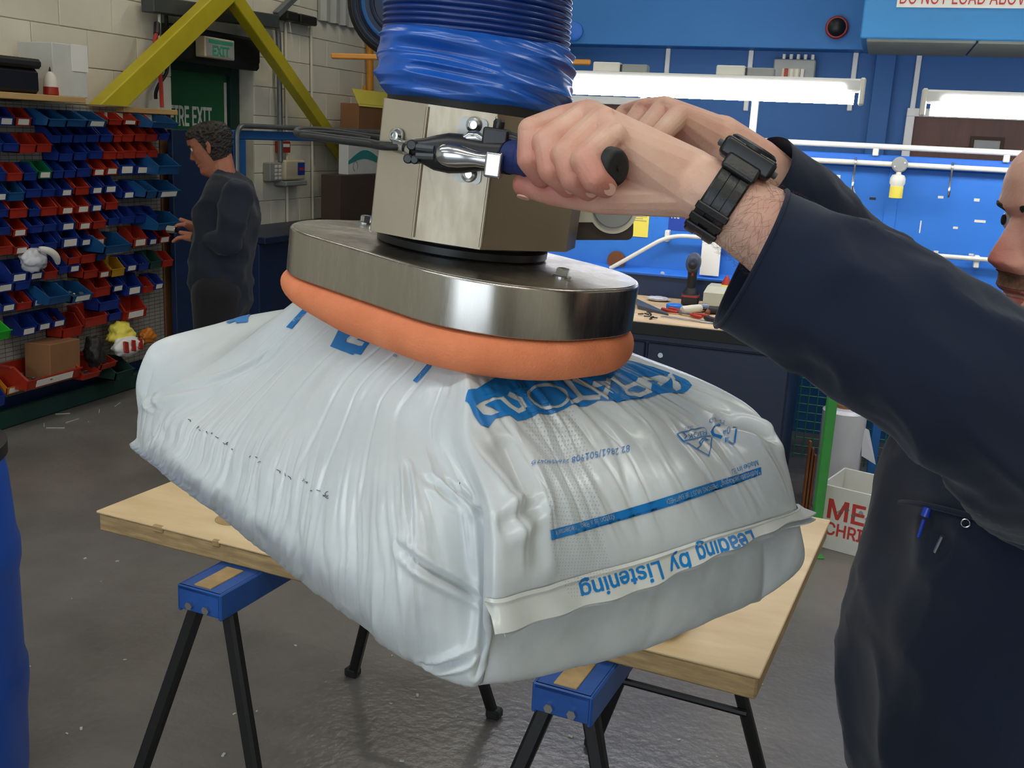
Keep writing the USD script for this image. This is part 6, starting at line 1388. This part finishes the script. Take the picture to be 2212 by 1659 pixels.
# ================================================================ tools on the workbench
mat('tool_grey', '4e5560', .45, .2, var=.1); mat('box_grey', 'b9b8a4', .5, var=.05); mat('black_grip', '1c1c1e', .55, var=.1); mat('steel_dull', '9fa3a6', .35, .9, var=.1)
T = BZ
def bz(px, py): return onz(px, py, T)
q = bz(1490, 658); fx = nrm((.12, -1, 0)); fy = np.cross(UP, fx)
t = thing('cordless_drill', 'black cordless drill with red bands standing on its battery on the worktop', 'drill')
obj('battery', place(tm(Manifold.batch_hull([sph((sx * .038, sy * .032, sz), .012, 12) for sx in (-1, 1) for sy in (-1, 1) for sz in (.013, .045)])), q, x=fx, z=UP), 'black_grip', t, smooth=40)
obj('red_band', place(prism(rrect(.102, .090, .014), .008), q + UP * .044, x=fx, z=UP), 'red_plastic', t, smooth=30)
obj('battery_neck', place(lathe([(.042, .05), (.036, .07), (.024, .09), (.021, .1)], 24), q), 'black_grip', t)
obj('handle', place(loft_path([q + UP * .09, q + UP * .12 + fx * .003, q + UP * .15 + fx * .004, q + UP * .18], [.022, .023, .023, .026], [.028, .027, .028, .032], n=20, upv=fx), np.zeros(3)), 'black_grip', t, smooth=50)
obj('motor_body', loft_path([q + UP * .215 + fx * d_ for d_ in (-.085, -.075, -.04, .0, .05, .07)], [.014, .032, .038, .039, .036, .028], [.018, .042, .050, .052, .048, .032], n=24), 'tool_grey', t, smooth=50)
obj('chuck', place(lathe([(.022, 0), (.023, .03), (.014, .055), (.006, .06)], 20), q + UP * .215 + fx * .068, z=fx), 'black_grip', t)
obj('red_band', place(cbox(.05, .045, .012, .003), q + UP * .252 + fx * .02, x=fx, z=UP), 'red_plastic', t)
obj('trigger', place(cbox(.012, .014, .03, .004), q + UP * .165 + fx * .03, x=fx, z=UP), 'red_plastic', t)
q = bz(1560, 668)
t = thing('control_box', 'grey control box with a red pointed cap, half hidden by the sleeve cuff', 'box')
obj('body', hull([(q[0] + sx * w_, q[1] + y, T + z) for sx in (-1, 1) for y, z, w_ in ((-.06, .012, .092), (.1, .012, .092), (-.06, .085, .092), (-.03, .115, .08), (.1, .115, .08))]), 'box_grey', t)
obj('base', bx(q[0] - .085, q[0] + .085, q[1] - .055, q[1] + .095, T, T + .014, .003), 'black_grip', t)
obj('cap_collar', place(cyl(.028, .008, 20), (q[0] + .005, q[1] + .03, T + .114)), 'yellow_paper', t)
obj('red_cap', place(lathe([(.026, .006), (.02, .025), (.008, .05), (.003, .055)], 20), (q[0] + .005, q[1] + .03, T + .114)), 'red_plastic', t)
q = bz(1456, 668); single('plastic_disc', place(lathe([(.001, .0), (.038, .0), (.040, .004), (.040, .022), (.036, .026), (.001, .026)], 32), q), 'blue_panel', 'flat round blue plastic disc on the worktop beside the drill', 'disc')
def lay_tube(name, pa, pb, r, m, label, cat_, h=None, n=14):
    a, b = bz(*pa), bz(*pb); u = UP * (h or np.max(r)); k = len(np.atleast_1d(r)); pts = [a + (b - a) * s_ + u for s_ in np.linspace(0, 1, max(k, 2))]
    return single(name, tube(pts, r, n), m, label, cat_)
t = thing('torch', 'silver and cream torch lying in front of the drill', 'torch')
a, b = bz(1472, 678), bz(1522, 674); u = nrm(b - a)
obj('barrel', tube([a + UP * .021, a + u * .004 + UP * .021, a + u * .05 + UP * .021, b + UP * .021], [.013, .016, .019, .020], 18), 'cream_plastic', t)
obj('head', tube([b - u * .035 + UP * .022, b + UP * .022, b + u * .015 + UP * .022], [.0205, .0215, .02], 18), 'cast_alloy', t)
def pliers(label, pa, pb, m):
    t = thing('pliers', label, 'pliers'); a, b = bz(*pa), bz(*pb); u = nrm(b - a); v = np.cross(UP, u); L = np.linalg.norm(b - a)
    for s_ in (-1, 1): obj('handle', tube(curve([a + v * s_ * .022 + UP * .012, a + u * L * .35 + v * s_ * .026 + UP * .012, a + u * L * .62 + v * s_ * .01 + UP * .012], 14), [.007, .009, .0095, .0095, .009, .009, .0088, .0085, .008, .008, .0075, .007, .007, .006], 10), m, t, smooth=50)
    obj('jaw', hull([a + u * L * .6 + v * .012 + UP * .006, a + u * L * .6 - v * .012 + UP * .006, a + u * L * .6 + v * .012 + UP * .018, a + u * L * .6 - v * .012 + UP * .018, b + v * .004 + UP * .008, b - v * .004 + UP * .014]), 'steel_dull', t)
pliers('red handled pliers lying left of the torch', (1437, 672), (1486, 684), 'red_plastic')
pliers('red handled pliers lying in front of the torch', (1522, 690), (1478, 680), 'red_plastic')
single('steel_rule', place(bx(-.13, .13, -.012, .012, 0, .004, .001), bz(1484, 692) , x=nrm(bz(1540, 699) - bz(1428, 683)), z=UP), 'steel_dull', 'bright steel strip lying along the front of the worktop', 'ruler')
single('silver_tweezers', tube([bz(1512, 697) + UP * .006, bz(1540, 700) + UP * .006], [.006, .003], 8), 'cast_alloy', 'short silver tool tip at the front edge under the cuff', 'tool')
single('hand_saw', hull([bz(1372, 652) + UP * z for z in (.0, .02)] + [bz(1378, 668) + UP * z for z in (0, .02)] + [bz(1444, 682) + UP * z for z in (0, .008)] + [bz(1440, 678) + UP * z for z in (0, .008)]), 'tool_grey', 'long blue grey tapered tool at the left end of the worktop', 'tool')
m = []
for k in range(9):
    c = bz(1396 + rng.uniform(-14, 18), 684 + rng.uniform(-6, 6)); m.append(place(cbox(.03, .008, .005, .001), c + UP * (.003 + .004 * (k % 3)), x=nrm((rng.uniform(-1, 1), rng.uniform(-1, 1), 0)), z=UP))
single('key_heap', m, 'contents_dark', 'little heap of dark metal bits in front of the tapered tool', 'metal bits', kind='stuff')
lay_tube('black_roll', (1530, 678), (1560, 680), [.02, .02], 'black_grip', 'black roll lying in front of the grey control box', 'roll')
lay_tube('wood_handle', (1526, 684), (1534, 672), [.011, .012, .013], 'copper', 'brown wooden tool handle beside the black roll', 'handle')
lay_tube('chisel', (1524, 692), (1562, 704), [.012, .013, .012], 'black_grip', 'black handled chisel at the front edge under the cuff', 'chisel')
s = trimesh.creation.icosphere(3, 1.0); s.vertices = s.vertices * (1 + .6 * (meshkit.fbm(s.vertices * 3, 4, 71)[:, None] - .5)) * np.array([.06, .045, .012]); s.apply_translation(bz(1422, 650) + UP * .012)
single('crumpled_film', s, 'film', 'crumpled scrap of clear film on the worktop left of the drill', 'film', smooth=60)
